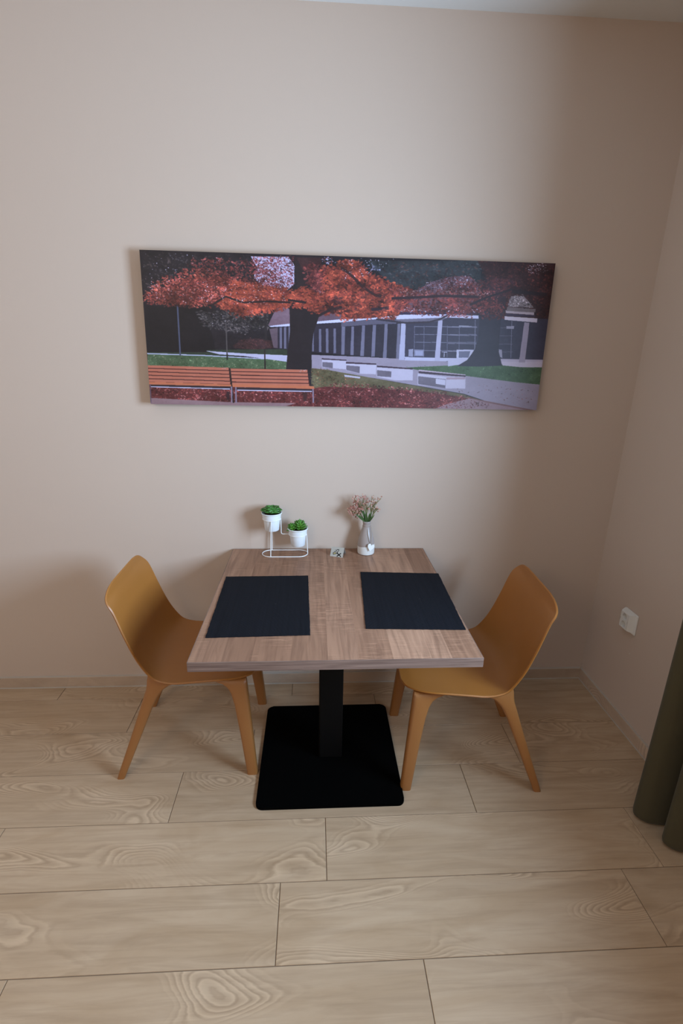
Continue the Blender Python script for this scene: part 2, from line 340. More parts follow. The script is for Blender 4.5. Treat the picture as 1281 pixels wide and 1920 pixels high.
def lathe(bm, prof, n=32, centre=(0, 0, 0)):
    cx, cy, cz = centre
    rings = []
    for r, z in prof:
        if r < 1e-6:
            rings.append([bm.verts.new((cx, cy, cz + z))])
        else:
            rings.append([bm.verts.new((cx + r * math.cos(2 * math.pi * k / n), cy + r * math.sin(2 * math.pi * k / n), cz + z)) for k in range(n)])
    for A, B in zip(rings, rings[1:]):
        if len(A) == 1 and len(B) == 1:
            continue
        for k in range(n):
            j = (k + 1) % n
            if len(A) == 1:
                bm.faces.new((A[0], B[j], B[k]))
            elif len(B) == 1:
                bm.faces.new((A[k], A[j], B[0]))
            else:
                bm.faces.new((A[k], A[j], B[j], B[k]))


def prism(bm, outline, z0, z1, M=None):
    lo = [bm.verts.new((x, y, z0)) for x, y in outline]
    hi = [bm.verts.new((x, y, z1)) for x, y in outline]
    n = len(outline)
    fs = [bm.faces.new(lo[::-1]), bm.faces.new(hi)]
    for k in range(n):
        fs.append(bm.faces.new((lo[k], lo[(k + 1) % n], hi[(k + 1) % n], hi[k])))
    if M is not None:
        for v in lo + hi:
            v.co = M @ v.co


# ---------------------------------------------------------------- materials
def lin(c):
    return tuple(((x / 255) / 12.92 if x <= 10 else (((x / 255) + 0.055) / 1.055) ** 2.4) for x in c) + (1,)


class NT:
    def __init__(self, name):
        self.m = bpy.data.materials.new(name)
        self.m.use_nodes = True
        self.t = self.m.node_tree
        self.b = self.t.nodes['Principled BSDF']

    def n(self, kind, **kw):
        nd = self.t.nodes.new(kind)
        for k, v in kw.items():
            if k.startswith('i_'):
                nd.inputs[k[2:].replace('_', ' ')].default_value = v
            else:
                setattr(nd, k, v)
        return nd

    def l(self, a, b):
        self.t.links.new(a, b)

    def val(self, x, sock):
        if isinstance(x, (int, float)):
            sock.default_value = x
        else:
            self.l(x, sock)

    def math(self, op, a, b=None, clamp=False):
        nd = self.n('ShaderNodeMath', operation=op, use_clamp=clamp)
        self.val(a, nd.inputs[0])
        if b is not None:
            self.val(b, nd.inputs[1])
        return nd.outputs[0]

    def coords(self, scale=(1, 1, 1), kind='Object', offset=None):
        tc = self.n('ShaderNodeTexCoord')
        src = tc.outputs[kind]
        if offset is not None:
            add = self.n('ShaderNodeVectorMath', operation='ADD')
            self.l(src, add.inputs[0])
            self.l(offset, add.inputs[1])
            src = add.outputs[0]
        mp = self.n('ShaderNodeMapping')
        mp.inputs['Scale'].default_value = scale
        self.l(src, mp.inputs[0])
        return mp.outputs[0]

    def noise(self, vec, scale=1, detail=3, rough=0.5, dist=0.0):
        nd = self.n('ShaderNodeTexNoise')
        nd.inputs['Scale'].default_value = scale
        nd.inputs['Detail'].default_value = detail
        nd.inputs['Roughness'].default_value = rough
        nd.inputs['Distortion'].default_value = dist
        self.l(vec, nd.inputs['Vector'])
        return nd.outputs['Fac']

    def ramp(self, fac, stops):
        nd = self.n('ShaderNodeValToRGB')
        e = nd.color_ramp.elements
        while len(e) < len(stops):
            e.new(0.5)
        for k, (p, c) in enumerate(stops):
            e[k].position = p
            e[k].color = c if len(c) == 4 else tuple(c) + (1,)
        self.l(fac, nd.inputs[0])
        return nd.outputs[0]

    def mix(self, fac, a, b, mode='MIX'):
        nd = self.n('ShaderNodeMix', data_type='RGBA', blend_type=mode)
        self.val(fac, nd.inputs[0])
        for x, s in ((a, nd.inputs[6]), (b, nd.inputs[7])):
            if isinstance(x, tuple):
                s.default_value = x if len(x) == 4 else x + (1,)
            else:
                self.l(x, s)
        return nd.outputs[2]

    def bump(self, h, strength=0.2, dist=0.002):
        nd = self.n('ShaderNodeBump')
        nd.inputs['Strength'].default_value = strength
        nd.inputs['Distance'].default_value = dist
        self.l(h, nd.inputs['Height'])
        self.l(nd.outputs[0], self.b.inputs['Normal'])

    def done(self, col, rough=0.5, spec=0.5):
        if isinstance(col, tuple):
            self.b.inputs['Base Color'].default_value = col if len(col) == 4 else col + (1,)
        else:
            self.l(col, self.b.inputs['Base Color'])
        self.val(rough, self.b.inputs['Roughness'])
        self.b.inputs['Specular IOR Level'].default_value = spec
        return self.m


def plain(name, col, rough=0.5, spec=0.5, var=0.06, scale=40, bump=0.05):
    t = NT(name)
    v = t.coords()
    f = t.noise(v, scale, 4)
    a = tuple(x * (1 - var) for x in col[:3])
    b = tuple(min(1, x * (1 + var)) for x in col[:3])
    c = t.mix(f, a, b)
    if bump:
        t.bump(f, bump, 0.001)
    return t.done(c, rough, spec)


WALL = (0.575, 0.455, 0.372)


def wall_paint(name, chip=None):
    t = NT(name)
    v = t.coords(kind='Object')
    big = t.noise(v, 1.3, 2)
    fine = t.noise(v, 160, 3, 0.6)
    c = t.mix(big, tuple(x * 0.985 for x in WALL), tuple(x * 1.015 for x in WALL))
    if chip:
        d = t.n('ShaderNodeVectorMath', operation='DISTANCE')
        t.l(t.coords(), d.inputs[0])
        d.inputs[1].default_value = chip
        k = t.math('LESS_THAN', d.outputs['Value'], 0.0035)
        c = t.mix(k, c, (0.62, 0.57, 0.5))
    t.bump(fine, 0.12, 0.0012)
    return t.done(c, 0.62, 0.25)


M_WALL = wall_paint('wall_paint')
M_WALLR = wall_paint('wall_paint_right', (XR, -0.33, 0.365))
M_WHITE = plain('white_wall_paint', (0.80, 0.78, 0.75), 0.7, 0.2, 0.01, 90, 0.06)
M_CEIL = plain('ceiling_paint', (0.80, 0.785, 0.745), 0.8, 0.2, 0.01, 90, 0.06)


def wood_tile(name, light, mid, dark, big=1.0, turned=False):
    def S(x, y, z):
        return (y, x, z) if turned else (x, y, z)

    t = NT(name)
    oi = t.n('ShaderNodeObjectInfo')
    mul = t.n('ShaderNodeVectorMath', operation='MULTIPLY')
    comb = t.n('ShaderNodeCombineXYZ')
    for s in comb.inputs:
        t.l(oi.outputs['Random'], s)
    t.l(comb.outputs[0], mul.inputs[0])
    mul.inputs[1].default_value = (31.0, 17.0, 53.0)
    off = mul.outputs[0]
    field = t.noise(t.coords(S(2.1 * big, 6.4 * big, 3), offset=off), 1.0, 1.0, 0.30, 0.35)
    wob = t.noise(t.coords(S(7, 26, 9), offset=off), 1.0, 3, 0.6)
    ph = t.math('ADD', t.math('MULTIPLY', field, 33.0), t.math('MULTIPLY', wob, 1.5))
    fr = t.math('FRACT', ph)
    maskc = t.ramp(field, [(0.515, (0, 0, 0)), (0.60, (1, 1, 1))])
    brk = t.ramp(t.noise(t.coords(S(2.4, 7, 2), offset=off), 1.3, 2, 0.5), [(0.36, (0.08, 0.08, 0.08)), (0.54, (1, 1, 1))])
    maskc = t.math('MULTIPLY', maskc, brk)
    streak = t.noise(t.coords(S(2.6, 40, 6), offset=off), 1.0, 5, 0.62, 0.9)
    cloud = t.noise(t.coords(S(1.5, 5.5, 2), offset=off), 1.7, 4, 0.55, 1.0)
    c = t.mix(t.ramp(cloud, [(0.30, (0, 0, 0)), (0.70, (1, 1, 1))]), light, mid)
    c = t.mix(t.math('MULTIPLY', t.ramp(streak, [(0.44, (0, 0, 0)), (0.78, (1, 1, 1))]), 0.40), c, dark)
    dk = t.ramp(fr, [(0.0, (1, 1, 1)), (0.10, (0.75,) * 3), (0.26, (0, 0, 0)), (0.86, (0, 0, 0)), (1.0, (1, 1, 1))])
    lt = t.ramp(fr, [(0.16, (0, 0, 0)), (0.34, (1, 1, 1)), (0.62, (0.35,) * 3), (0.84, (0, 0, 0))])
    rm = t.math('MULTIPLY', dk, maskc)
    c = t.mix(t.math('MULTIPLY', rm, 0.30), c, dark)
    c = t.mix(t.math('MULTIPLY', t.math('MULTIPLY', lt, maskc), 0.36), c, tuple(min(1, x * 1.42) for x in light[:3]))
    tone = t.math('MULTIPLY_ADD', oi.outputs['Random'], 0.10)
    tone.node.inputs[2].default_value = 0.95
    hsv = t.n('ShaderNodeHueSaturation')
    t.l(c, hsv.inputs['Color'])
    t.l(tone, hsv.inputs['Value'])
    h = t.math('SUBTRACT', t.math('MULTIPLY', streak, 0.5), t.math('MULTIPLY', rm, 0.6))
    t.bump(h, 0.12, 0.001)
    return t.done(hsv.outputs[0], t.ramp(streak, [(0.3, (0.42,) * 3), (0.8, (0.56,) * 3)]), 0.42)


M_TILE = wood_tile('wood_look_tile', (0.520, 0.368, 0.238), (0.430, 0.288, 0.172), (0.235, 0.142, 0.076))
M_BASEB = wood_tile('wood_look_baseboard', (0.56, 0.42, 0.31), (0.45, 0.33, 0.24), (0.24, 0.165, 0.11), 2.0)
M_BASER = wood_tile('wood_look_baseboard_turned', (0.56, 0.42, 0.31), (0.45, 0.33, 0.24), (0.24, 0.165, 0.11), 2.0, True)
M_GROUT = plain('tile_grout', (0.21, 0.145, 0.095), 0.9, 0.2, 0.1)
M_SEAL = plain('pale_sealant', (0.52, 0.45, 0.38), 0.6, 0.3, 0.04)


def laminate(name, light, mid, dark, edge=False):
    t = NT(name)
    if not edge:
        tc = t.n('ShaderNodeTexCoord')
        sp = t.n('ShaderNodeSeparateXYZ')
        t.l(tc.outputs['Object'], sp.inputs[0])
        vo = t.n('ShaderNodeTexVoronoi', voronoi_dimensions='1D', feature='F1')
        vo.inputs['Scale'].default_value = 10.5
        vo.inputs['Randomness'].default_value = 0.75
        t.l(sp.outputs[0], vo.inputs['W'])
        rnd = t.n('ShaderNodeSeparateColor')
        t.l(vo.outputs['Color'], rnd.inputs[0])
        strip = rnd.outputs[0]
        cmb = t.n('ShaderNodeCombineXYZ')
        t.l(t.math('MULTIPLY', rnd.outputs[1], 9.0), cmb.inputs[1])
        off = cmb.outputs[0]
        grain = t.noise(t.coords((46, 3.0, 1), offset=off), 1.0, 5, 0.62, 0.7)
        fig = t.noise(t.coords((9, 1.2, 1), offset=off), 1.0, 1, 0.5, 0.6)
        fig = t.math('MULTIPLY_ADD', t.math('SINE', t.math('MULTIPLY', fig, 46.0)), 0.5)
        fig.node.inputs[2].default_value = 0.5
        saw = t.noise(t.coords((14, 210, 1), offset=off), 1.0, 3, 0.62, 0.2)
        sawm = t.noise(t.coords((5, 4, 1), offset=off), 1.0, 2)
        sawm = t.ramp(sawm, [(0.44, (0, 0, 0)), (0.60, (1, 1, 1))])
        c = t.mix(strip, mid, light)
        c = t.mix(t.math('MULTIPLY', t.ramp(grain, [(0.42, (0, 0, 0)), (0.72, (1, 1, 1))]), 0.62), c, dark)
        c = t.mix(t.math('MULTIPLY', fig, 0.14), c, dark)
        s1 = t.math('MULTIPLY', t.ramp(saw, [(0.54, (0, 0, 0)), (0.66, (1, 1, 1))]), sawm)
        c = t.mix(t.math('MULTIPLY', s1, 0.36), c, tuple(min(1, x * 1.5) for x in light[:3]))
        s2 = t.math('MULTIPLY', t.ramp(saw, [(0.34, (1, 1, 1)), (0.44, (0, 0, 0))]), sawm)
        c = t.mix(t.math('MULTIPLY', s2, 0.35), c, dark)
        t.bump(t.math('SUBTRACT', saw, grain), 0.12, 0.001)
    else:
        g = t.noise(t.coords((4, 4, 190)), 1.0, 4, 0.6, 0.6)
        c = t.mix(t.ramp(g, [(0.32, (0, 0, 0)), (0.68, (1, 1, 1))]), mid, light)
    return t.done(c, 0.46, 0.3)


M_LAM = laminate('oak_laminate', (0.43, 0.242, 0.152), (0.285, 0.150, 0.090), (0.115, 0.054, 0.032))
M_EDGE = laminate('oak_edge_band', (0.265, 0.178, 0.142), (0.105, 0.063, 0.050), None, True)
M_BLACK = plain('black_powder_coat', (0.0009, 0.0009, 0.0009), 0.8, 0.03, 0.1, 300, 0.05)
M_COLUMN = plain('black_column_coat', (0.0035, 0.0030, 0.0028), 0.6, 0.10, 0.1, 300, 0.05)


def chair_mat(name, c1, c2):
    t = NT(name)
    f = t.noise(t.coords((14, 14, 14)), 1, 4)
    s = t.noise(t.coords((500, 500, 500)), 1, 2)
    t.bump(s, 0.04, 0.0006)
    return t.done(t.mix(f, c1, c2), 0.43, 0.55)


M_SHELL = chair_mat('mustard_shell', (0.335, 0.124, 0.020), (0.355, 0.133, 0.023))
M_LEG = chair_mat('mustard_leg', (0.300, 0.120, 0.031), (0.320, 0.129, 0.035))


def mat_weave():
    t = NT('black_ribbed_weave')
    v = t.coords()
    w = t.n('ShaderNodeTexWave', wave_type='BANDS', bands_direction='X')
    w.inputs['Scale'].default_value = 150
    w.inputs['Distortion'].default_value = 0.4
    t.l(v, w.inputs['Vector'])
    st = t.noise(t.coords((120, 2.5, 1)), 1, 3, 0.6)
    c = t.mix(st, (0.0030, 0.0036, 0.0056), (0.0098, 0.0112, 0.0160))
    sp = t.noise(t.coords((30, 24, 1)), 1, 2, 0.4)
    c = t.mix(t.ramp(sp, [(0.735, (0, 0, 0)), (0.80, (0.35, 0.35, 0.35))]), c, (0.14, 0.13, 0.13))
    t.bump(t.math('ADD', w.outputs['Fac'], st), 0.5, 0.0012)
    return t.done(c, 0.75, 0.12)


M_MAT = mat_weave()
M_WIRE = plain('white_wire_coat', (0.80, 0.78, 0.75), 0.4, 0.4, 0.02)
M_POT = plain('white_pot_metal', (0.78, 0.80, 0.82), 0.42, 0.4, 0.02)
M_SOIL = plain('dark_soil', (0.055, 0.030, 0.018), 0.95, 0.1, 0.5, 220, 0.6)


def leaf_mat(name, base, tip, edge):
    t = NT(name)
    tc = t.n('ShaderNodeTexCoord')
    sp = t.n('ShaderNodeSeparateXYZ')
    t.l(tc.outputs['Generated'], sp.inputs[0])
    c = t.mix(t.ramp(sp.outputs[0], [(0.1, (0, 0, 0)), (0.9, (1, 1, 1))]), base, tip)
    ed = t.math('ABSOLUTE', t.math('SUBTRACT', sp.outputs[1], 0.5))
    c = t.mix(t.ramp(ed, [(0.36, (0, 0, 0)), (0.5, (0.7, 0.7, 0.7))]), c, edge)
    return t.done(c, 0.36, 0.5)


M_LEAF1 = leaf_mat('succulent_green', (0.035, 0.13, 0.016), (0.062, 0.225, 0.036), (0.26, 0.46, 0.17))
M_LEAF2 = leaf_mat('succulent_lime', (0.13, 0.26, 0.022), (0.075, 0.24, 0.03), (0.20, 0.42, 0.08))


def vase_mat():
    t = NT('two_tone_ceramic')
    tc = t.n('ShaderNodeTexCoord')
    sp = t.n('ShaderNodeSeparateXYZ')
    t.l(tc.outputs['Object'], sp.inputs[0])
    z = t.math('SUBTRACT', sp.outputs[2], t.math('MULTIPLY', sp.outputs[0], 0.16))
    k = t.math('GREATER_THAN', z, 0.044)
    c = t.mix(k, (0.72, 0.70, 0.67), (0.36, 0.30, 0.275))
    return t.done(c, t.math('MULTIPLY_ADD', k, -0.22) if False else 0.28, 0.5)


M_VASE = vase_mat()
M_HEART = plain('white_heart_paint', (0.80, 0.79, 0.77), 0.5, 0.4, 0.02)
M_STRING = plain('jute_string', (0.30, 0.22, 0.16), 0.8, 0.2, 0.15, 300)
M_STEM = plain('flower_stem_green', (0.075, 0.13, 0.035), 0.5, 0.4, 0.25, 60)
M_BRANCH = plain('dry_branch_green', (0.22, 0.205, 0.095), 0.6, 0.3, 0.3, 80)
M_BLADE = plain('flower_leaf_green', (0.13, 0.22, 0.075), 0.42, 0.45, 0.25, 60)
M_PINK = plain('dusty_pink_floret', (0.50, 0.235, 0.195), 0.6, 0.3, 0.3, 260)
M_PEACH = plain('pale_peach_floret', (0.52, 0.27, 0.19), 0.6, 0.3, 0.3, 260)
M_CREAM = plain('cream_floret', (0.64, 0.46, 0.36), 0.6, 0.3, 0.2, 260)
M_STEEL = NT('brushed_steel')
M_STEEL.b.inputs['Metallic'].default_value = 0.15
M_STEEL = M_STEEL.done((0.42, 0.40, 0.355), 0.40, 0.5)
M_INK = plain('black_ink', (0.010, 0.009, 0.010), 0.5, 0.2)
M_YELLOW = plain('yellow_ink', (0.50, 0.38, 0.10), 0.5, 0.2)
M_SOCKET = plain('white_socket_plastic', (0.76, 0.73, 0.68), 0.38, 0.5, 0.01)
M_HOLE = plain('socket_hole', (0.02, 0.015, 0.012), 0.7, 0.2)
M_SCREW = plain('socket_recess', (0.30, 0.25, 0.20), 0.5, 0.3)


def cloth_mat():
    t = NT('olive_curtain_cloth')
    v = t.noise(t.coords((3, 3, 0.6)), 1, 2)
    th = t.noise(t.coords((260, 260, 420)), 1, 3, 0.7)
    c = t.mix(v, (0.066, 0.053, 0.027), (0.082, 0.067, 0.035))
    t.bump(th, 0.25, 0.0012)
    t.b.inputs['Sheen Weight'].default_value = 0.08
    return t.done(c, 0.9, 0.15)


M_CLOTH = cloth_mat()
M_FRAME = plain('white_window_frame', (0.75, 0.75, 0.74), 0.4, 0.4, 0.01)
def glass_mat():
    t = NT('window_glass')
    out = t.t.nodes['Material Output']
    tr = t.n('ShaderNodeBsdfTransparent'); gl = t.n('ShaderNodeBsdfGlossy'); mx = t.n('ShaderNodeMixShader')
    gl.inputs['Roughness'].default_value = 0.02
    mx.inputs[0].default_value = 0.04; t.l(tr.outputs[0], mx.inputs[1]); t.l(gl.outputs[0], mx.inputs[2])
    t.l(mx.outputs[0], out.inputs['Surface'])
    return t.m


M_GLASS = glass_mat()

# ---------------------------------------------------------------- the room
T = 0.15
bm = bmesh.new(); box(bm, (XL - T, 0, -0.1), (XR + T, T, ZC + T)); struct(obj('wall_back', bm, M_WALL))
bm = bmesh.new()
box(bm, (XR, YF, -0.1), (XR + T, WY0, ZC + T)); box(bm, (XR, WY1, -0.1), (XR + T, 0, ZC + T))
box(bm, (XR, WY0, -0.1), (XR + T, WY1, WZ0)); box(bm, (XR, WY0, WZ1), (XR + T, WY1, ZC + T))
struct(obj('wall_right', bm, M_WALLR))
bm = bmesh.new(); box(bm, (XL - T, YF, -0.1), (XL, 0, ZC + T)); struct(obj('wall_left', bm, M_WHITE))
bm = bmesh.new(); box(bm, (XL - T, YF - T, -0.1), (XR + T, YF, ZC + T)); struct(obj('wall_front', bm, M_WHITE))
bm = bmesh.new(); box(bm, (XL, YF, ZC), (XR, 0, ZC + T)); struct(obj('ceiling', bm, M_CEIL))

win = bpy.data.objects.new('window_1', None); COL.objects.link(win); struct(win)
win.location = (XR + 0.10, (WY0 + WY1) / 2, WZ0)
hw, hh = (WY1 - WY0) / 2, WZ1 - WZ0
bm = bmesh.new()
for a, b in (((-0.03, -hw, 0), (0.03, -hw + 0.07, hh)), ((-0.03, hw - 0.07, 0), (0.03, hw, hh)), ((-0.03, -hw + 0.07, 0), (0.03, hw - 0.07, 0.07)), ((-0.03, -hw + 0.07, hh - 0.07), (0.03, hw - 0.07, hh))):
    box(bm, a, b)
obj('window_frame', bm, M_FRAME, win)
bm = bmesh.new(); box(bm, (-0.004, -hw + 0.07, 0.07), (0.004, hw - 0.07, hh - 0.07)); obj('pane', bm, M_GLASS, win)

# floor: grout bed with wood-look tiles, each tile an object
bm = bmesh.new(); box(bm, (XL, YF, -0.1), (XR, 0, -0.0025))
floor = struct(obj('floor', bm, M_GROUT))
ROW, LEN, GAP = 0.23085, 1.1415, 0.0024
first_line = -0.1038
offsets = [0.1273, 0.5392, -0.0310, -0.2927, 0.2791, 0.1288, 0.5479, 0.02, 0.33, -0.2]
tile_mesh = {}


def tile(x0, x1, y0, y1):
    x0, x1 = max(x0 + GAP / 2, XL), min(x1 - GAP / 2, XR)
    y0, y1 = max(y0 + GAP / 2, YF), min(y1 - GAP / 2, 0)
    if x1 - x0 < 0.01 or y1 - y0 < 0.01:
        return
    key = (round(x1 - x0, 3), round(y1 - y0, 3))
    if key not in tile_mesh:
        b = bmesh.new()
        sx, sy = (x1 - x0) / 2, (y1 - y0) / 2
        box(b, (-sx, -sy, -0.010), (sx, sy, 0))
        bmesh.ops.bevel(b, geom=[e for e in b.edges if all(v.co.z > -1e-4 for v in e.verts)], offset=0.0010, segments=1, affect='EDGES')
        me = bpy.data.meshes.new('tile')
        bmesh.ops.recalc_face_normals(b, faces=b.faces)
        b.to_mesh(me); b.free(); me.materials.append(M_TILE)
        tile_mesh[key] = me
    o = bpy.data.objects.new('tile', tile_mesh[key])
    COL.objects.link(o)
    o.location = ((x0 + x1) / 2, (y0 + y1) / 2, 0)
    o.parent = floor


y1, row = 0.127, 0
while y1 > YF:
    y0 = first_line - row * ROW
    x = offsets[row % len(offsets)] - 5 * LEN
    while x < XR:
        if x + LEN > XL:
            tile(x, x + LEN, y0, min(y0 + ROW, 0) if row else 0)
        x += LEN
    y1 = y0
    row += 1

BH, BT = 0.060, 0.010
bm = bmesh.new(); box(bm, (XL, -BT, 0.004), (XR, 0, BH), 0.0015, 1)
bb = struct(obj('baseboard_back', bm, M_BASEB))
bm = bmesh.new(); box(bm, (XL, -BT - 0.003, 0.0), (XR - BT, -0.001, 0.005)); obj('sealant_line', bm, M_SEAL, bb)
bm = bmesh.new(); box(bm, (XL, -BT * 0.9, BH), (XR - BT, 0, BH + 0.003)); obj('top_bead', bm, M_SEAL, bb)
bm = bmesh.new(); box(bm, (XR - BT, YF, 0.004), (XR, -BT, BH), 0.0015, 1)
br = struct(obj('baseboard_right', bm, M_BASER))
bm = bmesh.new(); box(bm, (XR - BT - 0.003, YF, 0.0), (XR - 0.001, -BT, 0.005)); obj('sealant_line', bm, M_SEAL, br)
bm = bmesh.new(); box(bm, (XR - BT * 0.9, YF, BH), (XR, -BT, BH + 0.003)); obj('top_bead', bm, M_SEAL, br)

# ---------------------------------------------------------------- table
TX0, TX1, TY0, TY1, TZ, TH = -0.1422, 0.7600, -0.9071, -0.0050, 0.75, 0.033
CX, CY = 0.3005, -0.4775
table = thing('dining_table', 'square brown wood-laminate pedestal table between the two mustard chairs', 'table', (CX, CY, 0))


def tb(bm, lo, hi, bev=0.0, seg=2):
    box(bm, [lo[0] - CX, lo[1] - CY, lo[2]], [hi[0] - CX, hi[1] - CY, hi[2]], bev, seg)


E = 0.0022
bm = bmesh.new(); tb(bm, (TX0 + E, TY0 + E, TZ - TH), (TX1 - E, TY1 - E, TZ)); obj('tabletop', bm, M_LAM, table)
for lo, hi in (((TX0, TY0, TZ - TH), (TX1, TY0 + E, TZ)), ((TX0, TY1 - E, TZ - TH), (TX1, TY1, TZ)),
               ((TX0, TY0 + E, TZ - TH), (TX0 + E, TY1 - E, TZ)), ((TX1 - E, TY0 + E, TZ - TH), (TX1, TY1 - E, TZ))):
    bm = bmesh.new(); tb(bm, lo, hi, 0.0007, 1); obj('edge_band', bm, M_EDGE, table)


def rrect(x0, x1, y0, y1, r, n=6):
    out = []
    for cx, cy, a0 in ((x1 - r, y1 - r, 0), (x0 + r, y1 - r, 90), (x0 + r, y0 + r, 180), (x1 - r, y0 + r, 270)):
        for k in range(n + 1):
            a = math.radians(a0 + 90 * k / n)
            out.append((cx + r * math.cos(a), cy + r * math.sin(a)))
    return out


bm = bmesh.new()
prism(bm, rrect(-0.2828, 0.2828, -0.2807, 0.2807, 0.026), 0.0, 0.012)
bmesh.ops.bevel(bm, geom=[e for e in bm.edges if all(v.co.z > 0.0119 for v in e.verts)], offset=0.0025, segments=2, affect='EDGES')
obj('base_plate', bm, M_BLACK, table)
bm = bmesh.new(); box(bm, (0.0065 - 0.048, -0.048, 0.012), (0.0065 + 0.048, 0.048, TZ - TH - 0.006), 0.006, 3); obj('column', bm, M_COLUMN, table)
bm = bmesh.new(); box(bm, (0.0065 - 0.16, -0.16, TZ - TH - 0.006), (0.0065 + 0.16, 0.16, TZ - TH)); obj('mounting_plate', bm, M_BLACK, table)

# ---------------------------------------------------------------- chairs
# seat shell: profile keys (s, centre d, centre z, edge d, edge z, half width)
KEYS = [(0.00, -0.2460, 0.8080, -0.2400, 0.8100, 0.203), (0.08, -0.2430, 0.7760, -0.2360, 0.7790, 0.208), (0.18, -0.2360, 0.7380, -0.2130, 0.7360, 0.211),
        (0.31, -0.2180, 0.6450, -0.1820, 0.6400, 0.216), (0.42, -0.1950, 0.5500, -0.1490, 0.5520, 0.220), (0.49, -0.1680, 0.4900, -0.1180, 0.4960, 0.223),
        (0.55, -0.1260, 0.4500, -0.0860, 0.4610, 0.226), (0.63, -0.0600, 0.4290, -0.0260, 0.4450, 0.227), (0.75, 0.0420, 0.4200, 0.0560, 0.4470, 0.224),
        (0.87, 0.1520, 0.4240, 0.1560, 0.4490, 0.218), (0.95, 0.2350, 0.4230, 0.2330, 0.4400, 0.210), (1.00, 0.2810, 0.4140, 0.2770, 0.4260, 0.203)]


def cat(keys, s):
    for i in range(len(keys) - 1):
        if s <= keys[i + 1][0] + 1e-9:
            break
    a, b = keys[i], keys[i + 1]
    p0, p3 = keys[max(i - 1, 0)], keys[min(i + 2, len(keys) - 1)]
    h = b[0] - a[0]
    t = (s - a[0]) / h
    out = []
    for k in range(1, len(a)):
        m0 = (b[k] - p0[k]) / (b[0] - p0[0]) * h
        m1 = (p3[k] - a[k]) / (p3[0] - a[0]) * h
        out.append((2 * t ** 3 - 3 * t ** 2 + 1) * a[k] + (t ** 3 - 2 * t ** 2 + t) * m0 + (-2 * t ** 3 + 3 * t ** 2) * b[k] + (t ** 3 - t ** 2) * m1)
    return out


def shell_point(s, u):
    cd, cz, ed, ez, w = cat(KEYS, s)
    f = abs(u) ** 2.2
    return Vector((cd + (ed - cd) * f, u * w, cz + (ez - cz) * f))


def shell_bm(th=0.0075):
    # grid over a rounded-corner region of the (s, u) sheet
    NS, NU = 60, 28
    RT, RF = 0.150, 0.150       # corner rounding, in s, at the back top and the front
    P = [[None] * (NU + 1) for _ in range(NS + 1)]
    for i in range(NS + 1):
        q = i / NS
        s = 0.5 - 0.5 * math.cos(math.pi * q)
        s = 0.35 * s + 0.65 * q
        wf = 1.0
        if s < RT:
            wf = 1 - 0.46 * (1 - math.sqrt(max(0, 1 - (1 - s / RT) ** 2)))
        elif s > 1 - RF:
            wf = 1 - 0.56 * (1 - math.sqrt(max(0, 1 - ((s - 1 + RF) / RF) ** 2)))
        for j in range(NU + 1):
            P[i][j] = shell_point(s, (-1 + 2 * j / NU) * wf)
    N = [[None] * (NU + 1) for _ in range(NS + 1)]
    for i in range(NS + 1):
        for j in range(NU + 1):
            a = P[min(i + 1, NS)][j] - P[max(i - 1, 0)][j]
            b = P[i][min(j + 1, NU)] - P[i][max(j - 1, 0)]
            n = a.cross(b)
            N[i][j] = n.normalized() if n.length > 1e-12 else Vector((0, 0, 1))
    bm = bmesh.new()
    up = [[bm.verts.new(P[i][j] + N[i][j] * th / 2) for j in range(NU + 1)] for i in range(NS + 1)]
    dn = [[bm.verts.new(P[i][j] - N[i][j] * th / 2) for j in range(NU + 1)] for i in range(NS + 1)]
    for i in range(NS):
        for j in range(NU):
            bm.faces.new((up[i][j], up[i + 1][j], up[i + 1][j + 1], up[i][j + 1]))
            bm.faces.new((dn[i][j], dn[i][j + 1], dn[i + 1][j + 1], dn[i + 1][j]))
    loop = [(0, j) for j in range(NU)] + [(i, NU) for i in range(NS)] + [(NS, j) for j in range(NU, 0, -1)] + [(i, 0) for i in range(NS, 0, -1)]
    L = len(loop)
    mid = []
    for k, (i, j) in enumerate(loop):
        a, b = loop[k - 1], loop[(k + 1) % L]
        t = (P[b[0]][b[1]] - P[a[0]][a[1]])
        o = t.cross(N[i][j]).normalized()
        c = P[NS // 2][NU // 2] if False else P[i][NU // 2] if 0 < i < NS else P[min(max(i, 6), NS - 6)][j]
        if o.dot(P[i][j] - c) < 0:
            o = -o
        mid.append(bm.verts.new(P[i][j] + o * th * 0.5))
    for k in range(L):
        (i, j), (a, b) = loop[k], loop[(k + 1) % L]
        bm.faces.new((up[i][j], up[a][b], mid[(k + 1) % L], mid[k]))
        bm.faces.new((dn[i][j], mid[k], mid[(k + 1) % L], dn[a][b]))
    return bm


